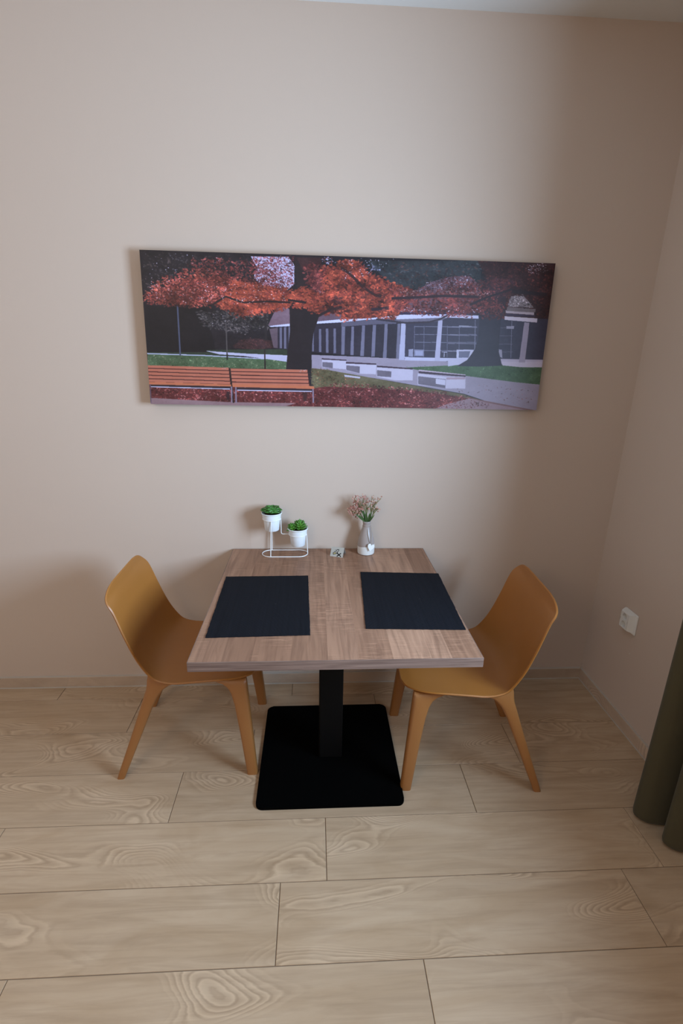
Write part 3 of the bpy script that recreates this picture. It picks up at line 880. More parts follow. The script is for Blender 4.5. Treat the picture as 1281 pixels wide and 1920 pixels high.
def leg_bm(front, side):
    # sections from floor to seat: height, inner d, outer d (along the chair), lateral centre, lateral half width
    if front:
        sec = [(0.0, 0.236, 0.278, 0.211, 0.0150), (0.03, 0.233, 0.276, 0.209, 0.0165), (0.20, 0.213, 0.263, 0.196, 0.0195), (0.32, 0.196, 0.254, 0.186, 0.0215),
               (0.37, 0.184, 0.250, 0.181, 0.0225), (0.395, 0.171, 0.248, 0.178, 0.0225), (0.412, 0.150, 0.247, 0.176, 0.0215), (0.422, 0.118, 0.246, 0.174, 0.019), (0.4285, 0.100, 0.244, 0.172, 0.014)]
    else:
        sec = [(0.0, -0.249, -0.279, 0.213, 0.0150), (0.03, -0.237, -0.269, 0.211, 0.0165), (0.20, -0.166, -0.206, 0.198, 0.0195), (0.32, -0.116, -0.163, 0.188, 0.0215),
               (0.37, -0.090, -0.146, 0.183, 0.0225), (0.395, -0.070, -0.137, 0.180, 0.0225), (0.412, -0.046, -0.134, 0.178, 0.0215), (0.426, -0.016, -0.132, 0.176, 0.0205, -0.009), (0.440, -0.056, -0.128, 0.174, 0.018, -0.011)]
    bm = bmesh.new()
    rings = []
    for z, di, do, yc, hw, *tl_ in sec:
        tilt = tl_[0] if tl_ else 0.0
        cd, hd = (di + do) / 2, abs(di - do) / 2
        r = []
        for k in range(16):
            a = 2 * math.pi * k / 16
            cx, sx = math.cos(a), math.sin(a)
            ex = math.copysign(abs(cx) ** 0.5, cx) * hd
            ey = math.copysign(abs(sx) ** 0.5, sx) * hw
            r.append(bm.verts.new((cd + ex, side * (yc + ey), z + tilt * ex / hd)))
        rings.append(r)
    for A, B in zip(rings, rings[1:]):
        for k in range(16):
            bm.faces.new((A[k], A[(k + 1) % 16], B[(k + 1) % 16], B[k]))
    bm.faces.new(rings[0][::-1]); bm.faces.new(rings[-1])
    return bm


chair = thing('dining_chair', 'mustard-brown moulded chair standing at the left side of the table, further from the curtain', 'chair', (-0.270, -0.3675, 0), 0.004, 'mustard chairs at the table')
sh = obj('seat_shell', shell_bm(), M_SHELL, chair, True)
for fr in (False, True):
    for sd in (-1, 1):
        obj('leg', leg_bm(fr, sd), M_LEG, chair, True)


def copy_thing(o, loc, rz, label):
    c = o.copy(); COL.objects.link(c); c.location = loc; c.rotation_euler = (0, 0, rz); c['label'] = label
    for ch in list(o.children):
        d = ch.copy(); COL.objects.link(d); d.parent = c
        for g in list(ch.children):
            e = g.copy(); COL.objects.link(e); e.parent = d
    return c


copy_thing(chair, (0.8650, -0.4770, 0), math.pi - 0.045, 'mustard-brown moulded chair standing at the right side of the table, nearer the curtain')

# ---------------------------------------------------------------- placemats
def placemat(quad, label):
    cx = sum(p[0] for p in quad) / 4
    cy = sum(p[1] for p in quad) / 4
    bm = bmesh.new()
    z0, z1 = 0.0, 0.0024
    rnd = random.Random(label)
    out = []
    for k in range(4):
        a, b = Vector(quad[k]), Vector(quad[(k + 1) % 4])
        n = 44
        for i in range(n):
            p = a.lerp(b, i / n)
            if i:
                d = (b - a).normalized()
                p = p + Vector((-d.y, d.x)) * rnd.uniform(-0.0007, 0.0007)
            out.append((p.x - cx, p.y - cy))
    prism(bm, out, z0, z1)
    o = obj('placemat', bm, M_MAT)
    o.location = (cx, cy, TZ + 0.0003)
    return tag(o, label, 'placemat', 'black placemats on the table')


placemat([(-0.1141, -0.7736), (0.2249, -0.7659), (0.2129, -0.3105), (-0.1237, -0.3156)], 'black ribbed placemat lying on the left half of the tabletop')
placemat([(0.4115, -0.7305), (0.7509, -0.7453), (0.7640, -0.2977), (0.4340, -0.2768)], 'black ribbed placemat on the right half of the tabletop, with faint pale smudges')

# ---------------------------------------------------------------- plant stand and succulents
SX, SY = 0.104, -0.0685
WR = 0.0021
stand = thing('plant_stand', 'white wire two-level plant stand on an oval base at the back of the table', 'stand', (SX, SY, TZ))
bm = bmesh.new()
oval = [(0.0625 + 0.0415 * math.cos(a), 0.0415 * math.sin(a), WR) for a in [math.radians(-90 + 180 * k / 14) for k in range(15)]]
oval += [(-0.0625 + 0.0415 * math.cos(a), 0.0415 * math.sin(a), WR) for a in [math.radians(90 + 180 * k / 14) for k in range(15)]]
tube(bm, oval, WR, 8, closed=True)
obj('oval_base', bm, M_WIRE, stand, True)
R1, R2 = (0.0475 - SX, 0.0, 0.171), (0.1635 - SX, 0.0, 0.097)
RR = 0.0400
for c in (R1, R2):
    bm = bmesh.new()
    tube(bm, [(c[0] + RR * math.cos(2 * math.pi * k / 28), c[1] + RR * math.sin(2 * math.pi * k / 28), c[2]) for k in range(28)], WR, 8, closed=True)
    obj('pot_ring', bm, M_WIRE, stand, True)
for a, b in (((-0.0625, -0.0415, WR), (R1[0], -RR, R1[2])), ((-0.0625, 0.0415, WR), (R1[0], RR, R1[2])), ((0.104, 0, WR), (R2[0] + RR, 0, R2[2]))):
    bm = bmesh.new(); tube(bm, [a, b], WR, 8); obj('upright', bm, M_WIRE, stand, True)
bm = bmesh.new()
tube(bm, [(R1[0] + RR, 0, R1[2]), (R1[0] + RR + 0.001, 0, R2[2] + 0.008), (R1[0] + RR + 0.003, 0, R2[2] + 0.002), (R1[0] + RR + 0.009, 0, R2[2]), (R2[0] - RR, 0, R2[2])], WR, 8)
obj('step_wire', bm, M_WIRE, stand, True)

POT = [(0, 0.004), (0.0300, 0.004), (0.0320, 0.006), (0.0366, 0.052), (0.0374, 0.0575), (0.0405, 0.0595), (0.0425, 0.0800), (0.0455, 0.0820), (0.0465, 0.0845), (0.0455, 0.0870), (0.0430, 0.0870), (0.0415, 0.0835), (0.0400, 0.0730), (0, 0.0730)]


def leaf_mesh(name, L, W, thick, curl, tip, mat):
    """spoon-shaped succulent leaf along +x, cupped upwards"""
    bm = bmesh.new()
    n = 6
    rows = []
    for i in range(n + 1):
        t = i / n
        w = W * (math.sin(math.pi * min(1, (t * 0.86 + 0.10))) ** 0.75) * (1 if t < 0.72 else max(0.06, 1 - ((t - 0.72) / 0.28) ** tip))
        zc = curl * t * t
        th = thick * (1 - 0.75 * t)
        rows.append([bm.verts.new((L * t, y * w / 2, zc + abs(y) ** 2 * w * 0.30 + s * th / 2)) for y, s in ((-1, 0), (-0.5, 1), (0, 1), (0.5, 1), (1, 0), (0.5, -1), (0, -1.3), (-0.5, -1))])
    for A, B in zip(rows, rows[1:]):
        for k in range(8):
            bm.faces.new((A[k], A[(k + 1) % 8], B[(k + 1) % 8], B[k]))
    bm.faces.new(rows[0][::-1]); bm.faces.new(rows[-1])
    me = bpy.data.meshes.new(name)
    bmesh.ops.recalc_face_normals(bm, faces=bm.faces)
    bm.to_mesh(me); bm.free()
    for p in me.polygons:
        p.use_smooth = True
    me.materials.append(mat)
    return me


def rosette(parent, me, centre, specs, lean=(0, 0)):
    Mt = Matrix.Rotation(lean[0], 4, 'X') @ Matrix.Rotation(lean[1], 4, 'Y')
    for az, el, sc, r0, z0 in specs:
        o = bpy.data.objects.new('leaf', me)
        COL.objects.link(o)
        M = Matrix.Translation(centre) @ Mt @ Matrix.Rotation(az, 4, 'Z') @ Matrix.Translation((r0, 0, z0)) @ Matrix.Rotation(-el, 4, 'Y') @ Matrix.Diagonal((sc, sc, sc, 1))
        o.parent = parent
        o.matrix_local = M


def potted(loc, label):
    p = thing('potted_succulent', label, 'plant', loc, 0, 'succulents in white pots')
    bm = bmesh.new(); lathe(bm, POT, 40); obj('pot', bm, M_POT, p, True)
    bm = bmesh.new(); lathe(bm, [(0.0396, 0.0735), (0.030, 0.0765), (0.015, 0.0785), (0, 0.079)], 24)
    obj('soil', bm, M_SOIL, p, True)
    return p


rng = random.Random(3)
p1 = potted((SX + R1[0], SY, TZ + R1[2] - 0.0570 + 0.0), 'green open-rosette succulent in the higher white pot of the wire stand')
lm = leaf_mesh('succulent_leaf', 0.049, 0.044, 0.006, 0.007, 2.0, M_LEAF1)
sp = []
for ring, (cnt, el, sc, r0, z0) in enumerate(((9, 0.22, 0.98, 0.004, 0.086), (8, 0.46, 0.88, 0.003, 0.088), (7, 0.74, 0.72, 0.002, 0.090), (5, 1.02, 0.54, 0.001, 0.091), (4, 1.25, 0.38, 0.001, 0.092))):
    for k in range(cnt):
        sp.append((2 * math.pi * (k + 0.5 * (ring % 2)) / cnt + rng.uniform(-0.1, 0.1) + ring * 0.2, el + rng.uniform(-0.05, 0.05), sc * rng.uniform(0.95, 1.05), r0, z0))
rosette(p1, lm, (0, 0, -0.004), sp)

p2 = potted((SX + R2[0], SY, TZ + R2[2] - 0.0570), 'lime-green twin-headed succulent with bare soil showing in the lower white pot')
lm2 = leaf_mesh('pointed_leaf', 0.030, 0.017, 0.006, 0.004, 1.5, M_LEAF2)


def head(centre, size, lean, rings):
    s = []
    for ring, (cnt, el, sc, r0, z0) in enumerate(rings):
        for k in range(cnt):
            s.append((2 * math.pi * (k + 0.5 * (ring % 2)) / cnt + rng.uniform(-0.15, 0.15) + ring * 0.3, el + rng.uniform(-0.08, 0.08), size * sc * rng.uniform(0.92, 1.08), r0, z0))
    rosette(p2, lm2, centre, s, lean)


RG = ((7, 0.32, 1.0, 0.004, 0.0), (7, 0.62, 1.0, 0.003, 0.005), (6, 0.92, 0.95, 0.002, 0.010), (4, 1.22, 0.85, 0.001, 0.015))
head((0.007, -0.004, 0.083), 1.22, (0.12, 0.06), RG)
head((-0.022, -0.010, 0.080), 0.85, (0.15, -0.30), RG)
head((-0.006, 0.020, 0.080), 0.6, (-0.2, 0.0), RG[:3])
bm = bmesh.new(); tube(bm, [(0.007, -0.004, 0.074), (0.007, -0.004, 0.098)], 0.006, 8); tube(bm, [(-0.020, -0.010, 0.074), (-0.022, -0.010, 0.09)], 0.005, 8)
obj('stem', bm, M_STEM, p2, True)

# ---------------------------------------------------------------- smoking sign
sign = thing('tabletop_sign', 'small folded metal tent sign with a smoking pictogram beside the vase', 'sign', (0.3475, -0.0820, TZ), -0.335)
SWD, SD, SHH = 0.060, 0.027, 0.037
bm = bmesh.new()
prof = [(-SD, 0), (-0.0006, SHH), (0.0006, SHH), (SD, 0), (SD - 0.0018, 0), (0, SHH - 0.0026), (-SD + 0.0018, 0)]
A = [bm.verts.new((-SWD / 2, y, z)) for y, z in prof]
B = [bm.verts.new((SWD / 2, y, z)) for y, z in prof]
n = len(prof)
for k in range(n):
    bm.faces.new((A[k], A[(k + 1) % n], B[(k + 1) % n], B[k]))
for S in (A, B):
    for q in ((0, 1, 5, 6), (1, 2, 5), (2, 3, 4, 5)):
        bm.faces.new([S[i] for i in q])
obj('folded_plate', bm, M_STEEL, sign)
ang = math.atan2(SHH, SD)
FM = Matrix.Translation((0, -SD, 0)) @ Matrix.Rotation(ang, 4, 'X')      # sign face: x across, y up the slope
FL = math.hypot(SHH, SD)


def stroke(bm, pts, w, lift=0.0005):
    for a, b in zip(pts, pts[1:]):
        a, b = Vector(a), Vector(b)
        d = (b - a).normalized()
        nn = Vector((-d.y, d.x)) * w / 2
        e = d * w * 0.3
        prism(bm, [tuple(a - e - nn), tuple(b + e - nn), tuple(b + e + nn), tuple(a - e + nn)], 0.0, lift, FM)


bm = bmesh.new()
stroke(bm, [(0.000, 0.018), (0.020, 0.004)], 0.0046); stroke(bm, [(0.003, 0.003), (0.018, 0.018)], 0.0046)
stroke(bm, [(-0.016, 0.010), (-0.018, 0.016), (-0.012, 0.022), (-0.004, 0.027), (-0.002, 0.034), (0.006, 0.035), (0.006, 0.029), (0.001, 0.023), (0.003, 0.018), (-0.004, 0.014), (-0.010, 0.012), (-0.016, 0.010)], 0.0026)
stroke(bm, [(-0.012, 0.022), (-0.008, 0.019), (0.000, 0.019)], 0.0014); stroke(bm, [(-0.012, 0.030), (-0.006, 0.033)], 0.0014)
obj('pictogram', bm, M_INK, sign)
bm = bmesh.new(); stroke(bm, [(-0.014, 0.0148), (-0.006, 0.0175)], 0.004, 0.0004); obj('yellow_mark', bm, M_YELLOW, sign)

# ---------------------------------------------------------------- vase, heart tag and flowers
VX, VY = 0.4785, -0.0600
vase = thing('flower_vase', 'taupe and white bottle vase with a white heart tag at the back of the table', 'vase', (VX, VY, TZ))
VP = [(0, 0), (0.034, 0), (0.0385, 0.003), (0.0395, 0.012), (0.0395, 0.040), (0.0378, 0.060), (0.0330, 0.082), (0.0265, 0.104), (0.0205, 0.124), (0.0180, 0.138), (0.0176, 0.148), (0.0192, 0.1505), (0.0192, 0.1555), (0.0180, 0.1570),
      (0.0155, 0.1570), (0.0145, 0.150), (0.0145, 0.120), (0.024, 0.09), (0.030, 0.05), (0, 0.045)]
bm = bmesh.new(); lathe(bm, VP, 40); obj('vase_body', bm, M_VASE, vase, True)
ht = []
for k in range(28):
    a = 2 * math.pi * k / 28
    ht.append((16 * math.sin(a) ** 3 * 0.00112, (13 * math.cos(a) - 5 * math.cos(2 * a) - 2 * math.cos(3 * a) - math.cos(4 * a)) * 0.00124))
bm = bmesh.new()
hz = Matrix.Translation((0.0170, -0.0425, 0.0450)) @ Matrix.Rotation(0.42, 4, 'Z') @ Matrix.Rotation(math.radians(86), 4, 'X') @ Matrix.Rotation(-0.35, 4, 'Z')
prism(bm, ht[::-1], -0.0018, 0.0018, hz)
heart = obj('heart_tag', bm, M_HEART, vase)
top = hz @ Vector((0.0, 0.0055, 0))
bm = bmesh.new()
for sx in (-1, 1):
    tube(bm, [(0.0095 + 0.009 * sx, -0.0165, 0.133), (0.0115 + 0.0078 * sx, -0.0285, 0.104), (0.0142 + 0.0046 * sx, -0.0372, 0.072), tuple(top)], 0.0009, 6)
tube(bm, [(0.0190 * math.cos(2 * math.pi * k / 20), 0.0190 * math.sin(2 * math.pi * k / 20), 0.134) for k in range(20)], 0.0009, 5, closed=True)
obj('hanging_string', bm, M_STRING, heart, True)


def floret(bm, c, r, rnd):
    ax = Vector((rnd.uniform(-1, 1), rnd.uniform(-1, 0.3), rnd.uniform(0, 1))).normalized()
    x = ax.orthogonal().normalized()
    y = ax.cross(x)
    m = bm.verts.new(Vector(c))
    ring = []
    for k in range(10):
        a = 2 * math.pi * k / 10
        rr = r * (1.0 if k % 2 else 0.45)
        ring.append(bm.verts.new(Vector(c) + (x * math.cos(a) + y * math.sin(a)) * rr + ax * (r * 0.45 if k % 2 else r * 0.15)))
    b = bm.verts.new(Vector(c) - ax * r * 0.5)
    for k in range(10):
        bm.faces.new((m, ring[k], ring[(k + 1) % 10])); bm.faces.new((b, ring[(k + 1) % 10], ring[k]))


def blade(base, tipv, w):
    bm = bmesh.new()
    base, tipv = Vector(base), Vector(tipv)
    d = tipv - base
    s = d.cross(Vector((0, -1, 0.3))).normalized()
    nrm = s.cross(d).normalized()
    L_, R_, C_ = [], [], []
    for i in range(7):
        t = i / 6
        p = base + d * t + nrm * 0.010 * math.sin(math.pi * t * 0.7) * d.length / 0.07
        ww = w * math.sin(math.pi * (0.08 + 0.92 * t)) ** 0.8 / 2 + 0.0002
        L_.append(bm.verts.new(p - s * ww)); R_.append(bm.verts.new(p + s * ww)); C_.append(bm.verts.new(p - nrm * ww * 0.5))
    for i in range(6):
        bm.faces.new((L_[i], C_[i], C_[i + 1], L_[i + 1])); bm.faces.new((C_[i], R_[i], R_[i + 1], C_[i + 1]))
    bmesh.ops.solidify(bm, geom=bm.faces[:], thickness=0.0007)
    return bm


def sprig(label, tip, nb, spread, nf, mats, seed, blades, mid=None, drop=0.0):
    """one artificial sprig standing in the vase neck; coordinates from the vase base"""
    rnd = random.Random(seed)
    o = thing('flower_sprig', label, 'flower', (VX, VY, TZ), 0, 'artificial sprigs in the vase')
    tip = Vector(tip)
    nx = max(-0.009, min(0.009, tip.x * 0.16)); ny = max(-0.009, min(0.009, tip.y * 0.3))
    root = Vector((-nx * 0.6, -ny * 0.6, 0.060)); neck = Vector((nx, ny, 0.152))
    mid = Vector(mid) if mid else neck.lerp(tip, 0.55) + Vector((0, 0, 0.006))
    bm = bmesh.new(); tube(bm, [root, neck, neck.lerp(mid, 0.5) + Vector((0, 0, 0.002)), mid], [0.0021, 0.0021, 0.0018, 0.0014], 6); obj('stem', bm, M_STEM, o, True)
    bb_, fb = bmesh.new(), [bmesh.new() for _ in mats]
    for k in range(nb):
        e = tip + Vector((rnd.gauss(0, spread[0]), rnd.gauss(0, spread[1]), rnd.gauss(0, spread[2]) - drop * rnd.random()))
        e.y = min(e.y, -VY - 0.012)
        s0 = mid.lerp(neck, rnd.uniform(0, 0.35))
        h = s0.lerp(e, 0.55) + Vector((rnd.uniform(-.004, .004), rnd.uniform(-.004, .004), 0.007))
        tube(bb_, [s0, h, e], [0.0017, 0.0014, 0.0010], 5)
        for i in range(nf):
            c = e + Vector((rnd.gauss(0, 0.0055), rnd.gauss(0, 0.0050), rnd.gauss(0, 0.0055)))
            c.y = min(c.y, -VY - 0.008)
            floret(fb[rnd.choices(range(len(mats)), [4, 2, 1][:len(mats)])[0]], c, rnd.uniform(0.0036, 0.0060), rnd)
    obj('branchlets', bb_, M_BRANCH, o, True)['kind'] = 'stuff'
    for f, mm in zip(fb, mats):
        if len(f.verts):
            obj('floret_cluster', f, mm, o)['kind'] = 'stuff'
        else:
            f.free()
    for b0, b1, w in blades:
        obj('leaf', blade(b0, b1, w), M_BLADE, o, True)
    return o


PK = [M_PINK, M_PEACH, M_CREAM]
sprig('dense dusty-pink sprig leaning out lowest on the left of the vase', (-0.053, -0.006, 0.221), 17, (0.016, 0.013, 0.013), 10, PK, 1, [((-0.004, -0.004, 0.150), (-0.040, -0.020, 0.192), 0.011), ((-0.006, 0.002, 0.150), (-0.066, 0.004, 0.205), 0.010)], drop=0.02)
sprig('tall pink sprig rising at the upper left of the vase', (-0.042, 0.002, 0.252), 14, (0.016, 0.013, 0.013), 7, [M_PINK, M_PEACH, M_CREAM], 2, [((-0.004, 0.003, 0.150), (-0.026, 0.006, 0.222), 0.010)])
sprig('green sprig of sparse pink buds standing upright at the middle of the bouquet', (-0.006, -0.004, 0.236), 9, (0.013, 0.012, 0.012), 3, [M_PEACH, M_PINK], 5, [((-0.002, -0.006, 0.150), (-0.010, -0.020, 0.214), 0.011), ((0.003, -0.006, 0.150), (0.010, -0.018, 0.205), 0.010)])
sprig('tall thin sprig of pale peach buds at the upper right of the vase', (0.036, 0.002, 0.252), 10, (0.014, 0.012, 0.010), 3, [M_PEACH, M_CREAM, M_PINK], 4, [((0.004, -0.003, 0.150), (0.020, -0.012, 0.212), 0.009)])
sprig('short olive sprig leaning low on the right of the vase', (0.046, -0.004, 0.211), 8, (0.011, 0.011, 0.009), 3, [M_PEACH, M_CREAM], 9, [((0.006, -0.002, 0.150), (0.034, -0.010, 0.194), 0.007)])

# ---------------------------------------------------------------- wall socket
so = thing('wall_socket', 'white double power socket low on the right wall', 'socket', (XR, -0.289, 0.510))
bm = bmesh.new(); box(bm, (-0.008, -0.0525, -0.0485), (0, 0.0400, 0.0485), 0.004, 2); obj('cover_plate', bm, M_SOCKET, so)
HS, HC = 0.0125, (0.019, -0.019)
bm = bmesh.new()
# protruding body: front face with two round wells
FX, BX = -0.031, -0.0075
y0s, y1s, z0s, z1s = -0.0315, 0.0300, -0.0385, 0.0425
seg = 20


def face_with_hole(bm, yc, zc, r, ya, yb, za, zb, x, depth):
    inner = [bm.verts.new((x, yc + r * math.cos(2 * math.pi * k / seg), zc + r * math.sin(2 * math.pi * k / seg))) for k in range(seg)]
    outer = []
    for k in range(seg):
        a = 2 * math.pi * k / seg
        c, s = math.cos(a), math.sin(a)
        f = min(((yb - yc) if c > 0 else (yc - ya)) / max(abs(c), 1e-6), ((zb - zc) if s > 0 else (zc - za)) / max(abs(s), 1e-6))
        outer.append(bm.verts.new((x, yc + f * c, zc + f * s)))
    deep = [bm.verts.new((x + depth, v.co.y, v.co.z)) for v in inner]
    for k in range(seg):
        j = (k + 1) % seg
        bm.faces.new((inner[k], inner[j], outer[j], outer[k])); bm.faces.new((inner[k], deep[k], deep[j], inner[j]))
    bm.faces.new(deep)


zm = (z0s + z1s) / 2
for za, zb in ((z0s + 0.003, zm), (zm, z1s - 0.003)):
    face_with_hole(bm, (y0s + y1s) / 2, (za + zb) / 2, 0.0155, y0s + 0.003, y1s - 0.003, za, zb, FX, 0.021)
f_ = [(y0s + .003, z0s + .003), (y1s - .003, z0s + .003), (y1s - .003, z1s - .003), (y0s + .003, z1s - .003)]
b_ = [(y0s - .010, z0s - .004), (y1s + .010, z0s - .004), (y1s + .010, z1s + .004), (y0s - .010, z1s + .004)]
Fv = [bm.verts.new((FX, y, z)) for y, z in f_]
Bv = [bm.verts.new((BX, y, z)) for y, z in b_]
for k in range(4):
    bm.faces.new((Fv[k], Fv[(k + 1) % 4], Bv[(k + 1) % 4], Bv[k]))
sbody = obj('socket_body', bm, M_SOCKET, so)
for za, zb in ((z0s + 0.003, zm), (zm, z1s - 0.003)):
    c = (za + zb) / 2
    yc = (y0s + y1s) / 2
    bm = bmesh.new()
    for dy in (-0.0075, 0.0075):
        tube(bm, [(FX + 0.0195, yc + dy, c), (FX + 0.0207, yc + dy, c)], 0.0028, 10)
    obj('pin_hole', bm, M_HOLE, sbody)

# ---------------------------------------------------------------- curtain
PATH = [(1.659, -0.822), (1.615, -0.810), (1.560, -0.800), (1.490, -0.798), (1.443, -0.818), (1.430, -0.846), (1.452, -0.871), (1.505, -0.882), (1.585, -0.886), (1.612, -0.899), (1.575, -0.913),
        (1.505, -0.922), (1.470, -0.945), (1.482, -0.975), (1.530, -0.992), (1.600, -0.996), (1.640, -1.004), (1.659, -1.010)]


def smooth_path(pts, n):
    P = [pts[0]] + pts + [pts[-1]]
    out = []
    for i in range(1, len(P) - 2):
        for k in range(n):
            t = k / n
            q = []
            for c in (0, 1):
                a, b, d, e = P[i - 1][c], P[i][c], P[i + 1][c], P[i + 2][c]
                q.append(0.5 * (2 * b + (d - a) * t + (2 * a - 5 * b + 4 * d - e) * t * t + (3 * b - a - 3 * d + e) * t ** 3))
            out.append(tuple(q))
    out.append(pts[-1])
    return out


sp_ = smooth_path(PATH, 6)
zs = [0.010, 0.016, 0.03, 0.08, 0.2, 0.5, 0.9, 1.4, 1.9, 2.4, 2.74]
bm = bmesh.new()
rows = []
for z in zs:
    r = []
    for i, (x, y) in enumerate(sp_):
        amp = 1.0 + 0.03 * math.sin(z * 2.3 + i * 0.11)
        tuck = 0.010 if z < 0.012 else 0.003 if z < 0.02 else 0
        r.append(bm.verts.new((min(1.659, 1.615 + (x - 1.615) * amp + tuck), y, z)))
    rows.append(r)
for A, B in zip(rows, rows[1:]):
    for k in range(len(A) - 1):
        bm.faces.new((A[k], A[k + 1], B[k + 1], B[k]))
cur = obj('curtain', bm, M_CLOTH, None, True)
md = cur.modifiers.new('thickness', 'SOLIDIFY'); md.thickness = 0.003; md.offset = 0
tag(cur, 'dark olive curtain hanging in deep folds to the floor at the right wall', 'curtain')

# ---------------------------------------------------------------- canvas picture
CW, CH, SS = 1000.0, 352.0, 1.6
IW, IH = int(CW * SS), int(CH * SS)


def value_noise(w, h, cx, cy, rs):
    g = rs.rand(int(h / cy) + 3, int(w / cx) + 3)
    X = np.arange(w) / cx; Y = np.arange(h) / cy
    xi, yi = X.astype(int), Y.astype(int)
    fx = (X - xi); fy = (Y - yi)
    fx = fx * fx * (3 - 2 * fx); fy = fy * fy * (3 - 2 * fy)
    a = g[np.ix_(yi, xi)]; b = g[np.ix_(yi, xi + 1)]; c = g[np.ix_(yi + 1, xi)]; d = g[np.ix_(yi + 1, xi + 1)]
    return (a * (1 - fx) + b * fx) * (1 - fy)[:, None] + (c * (1 - fx) + d * fx) * fy[:, None]


def paint_print():
    rs = np.random.RandomState(11)
    nz = sum(a * (value_noise(IW, IH, cx, cy, rs) - 0.5) for a, cx, cy in ((1.0, 60, 34), (0.8, 24, 15), (0.7, 9, 7), (0.6, 4, 3)))
    img = np.zeros((IH, IW, 3))
    img[:] = np.array((44, 38, 42)) + nz[..., None] * 10
    YY, XX = np.mgrid[0:IH, 0:IW]

    def poly_mask(pts):
        P = np.array(pts, float) * SS
        x0, x1 = int(max(0, P[:, 0].min() - 1)), int(min(IW, P[:, 0].max() + 2))
        y0, y1 = int(max(0, P[:, 1].min() - 1)), int(min(IH, P[:, 1].max() + 2))
        if x1 <= x0 or y1 <= y0:
            return None
        X, Y = XX[y0:y1, x0:x1] + 0.5, YY[y0:y1, x0:x1] + 0.5
        ins = np.zeros(X.shape, bool)
        for (ax, ay), (bx, by) in zip(P, np.roll(P, -1, 0)):
            if ay == by:
                continue
            ins ^= ((ay > Y) != (by > Y)) & (X < (bx - ax) * (Y - ay) / (by - ay) + ax)
        return x0, x1, y0, y1, ins

    def ellipse(cx, cy, a, b, th, col, alpha=1.0):
        r = max(a, b) + 1
        x0, x1 = int(max(0, cx - r)), int(min(IW, cx + r + 1))
        y0, y1 = int(max(0, cy - r)), int(min(IH, cy + r + 1))
        if x1 <= x0 or y1 <= y0:
            return
        dx, dy = XX[y0:y1, x0:x1] + 0.5 - cx, YY[y0:y1, x0:x1] + 0.5 - cy
        c, s = math.cos(th), math.sin(th)
        q = ((dx * c + dy * s) / a) ** 2 + ((dy * c - dx * s) / b) ** 2
        k = np.clip((1.25 - q) * 2, 0, 1)[..., None] * alpha
        img[y0:y1, x0:x1] = img[y0:y1, x0:x1] * (1 - k) + np.array(col) * k

    for op in ART:
        if op[0] == 'P':
            r = poly_mask(op[1])
            if r:
                x0, x1, y0, y1, ins = r
                img[y0:y1, x0:x1][ins] = (np.array(op[2]) + nz[y0:y1, x0:x1, None] * op[3])[ins]
        elif op[0] == 'L':
            w = op[2] * SS
            for (ax, ay), (bx, by) in zip(op[1], op[1][1:]):
                d = math.hypot(bx - ax, by - ay) or 1
                nx, ny = -(by - ay) / d * op[2] / 2, (bx - ax) / d * op[2] / 2
                r = poly_mask([(ax + nx, ay + ny), (bx + nx, by + ny), (bx - nx, by - ny), (ax - nx, ay - ny)])
                if r:
                    x0, x1, y0, y1, ins = r
                    img[y0:y1, x0:x1][ins] = (np.array(op[3]) + nz[y0:y1, x0:x1, None] * 6)[ins]
        else:
            r = poly_mask(op[1])
            if not r:
                continue
            x0, x1, y0, y1, ins = r
            ys, xs = np.nonzero(ins)
            if not len(xs):
                continue
            pick = rs.randint(0, len(xs), op[2])
            for i in pick:
                c = np.array(op[4][rs.randint(len(op[4]))]) * rs.uniform(0.86, 1.14)
                c = c * (1 + 0.55 * nz[y0 + ys[i], x0 + xs[i]])
                a = op[3] * SS * rs.uniform(0.35, 0.75)
                ellipse(x0 + xs[i] + rs.normal(0, op[3]), y0 + ys[i] + rs.normal(0, op[3] * 0.8), a, a * rs.uniform(0.3, 0.6), rs.normal(0.1, 0.6), c, rs.uniform(0.6, 1.0))
    k = img.copy()
    k[1:-1, 1:-1] = (img[1:-1, 1:-1] * 4 + img[:-2, 1:-1] + img[2:, 1:-1] + img[1:-1, :-2] + img[1:-1, 2:]) / 8
    g = k.mean(2, keepdims=True)
    k = (g + (k - g) * 0.88) * np.array((0.97, 0.96, 1.04))
    return np.clip((k / 255.0) ** 1.12 * 255.0 * 0.92, 0, 255) / 255.0


px = np.ones((IH, IW, 4), np.float32)
px[..., :3] = paint_print()[::-1]
bimg = bpy.data.images.new('park_print', IW, IH)
bimg.pixels.foreach_set(px.ravel())
bimg.update()
bimg.pack()


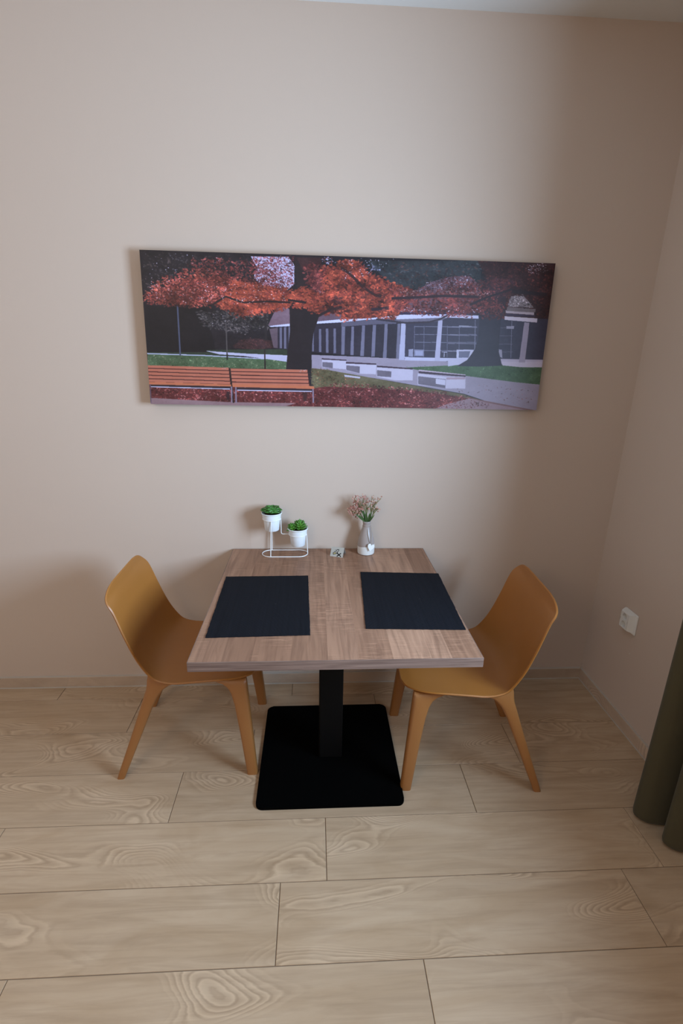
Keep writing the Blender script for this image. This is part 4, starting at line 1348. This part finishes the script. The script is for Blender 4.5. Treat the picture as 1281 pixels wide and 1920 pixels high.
def print_mat():
    t = NT('canvas_print')
    uv = t.n('ShaderNodeTexCoord')
    im = t.n('ShaderNodeTexImage')
    im.image = bimg
    im.extension = 'EXTEND'
    t.l(uv.outputs['UV'], im.inputs[0])
    wv = t.noise(t.coords((900, 900, 900)), 1, 1)
    t.bump(wv, 0.1, 0.0006)
    return t.done(im.outputs[0], 0.46, 0.35)


M_PRINT = print_mat()
M_CEDGE = plain('canvas_edge_print', (0.055, 0.035, 0.032), 0.55, 0.3, 0.4, 18)
CORN = {'tl': (-0.4323, 1.9990), 'tr': (1.2061, 1.9938), 'bl': (-0.4462, 1.4180), 'br': (1.2086, 1.4127)}
QX, QZ = 0.385, 1.41
pic = thing('canvas_picture', 'wide unframed canvas print of a park with red autumn trees and orange benches', 'picture', (QX, 0, QZ))
CD = 0.042
bm = bmesh.new()
uvl = bm.loops.layers.uv.new('UVMap')
NX, NY = 12, 6
tl, tr, bl, brc = (Vector(CORN[k]) for k in ('tl', 'tr', 'bl', 'br'))
G = [[None] * (NX + 1) for _ in range(NY + 1)]
for j in range(NY + 1):
    for i in range(NX + 1):
        u, v = i / NX, j / NY
        p = bl.lerp(brc, u).lerp(tl.lerp(tr, u), v)
        G[j][i] = (bm.verts.new((p.x - QX, -CD, p.y - QZ)), (u, v))
for j in range(NY):
    for i in range(NX):
        q = (G[j][i], G[j][i + 1], G[j + 1][i + 1], G[j + 1][i])
        f = bm.faces.new([a[0] for a in q])
        for lp, a in zip(f.loops, q):
            lp[uvl].uv = a[1]
me = bpy.data.meshes.new('canvas_print'); bm.to_mesh(me); bm.free()
link('canvas_print', me, M_PRINT, pic)
bm = bmesh.new()
ring = [bl, brc, tr, tl]
fr = [bm.verts.new((p.x - QX, -CD + 0.0003, p.y - QZ)) for p in ring]
bk = [bm.verts.new((p.x - QX, -0.001, p.y - QZ)) for p in ring]
for k in range(4):
    bm.faces.new((fr[k], fr[(k + 1) % 4], bk[(k + 1) % 4], bk[k]))
bm.faces.new(bk)
bm.faces.new(fr[::-1])
obj('stretcher_sides', bm, M_CEDGE, pic)
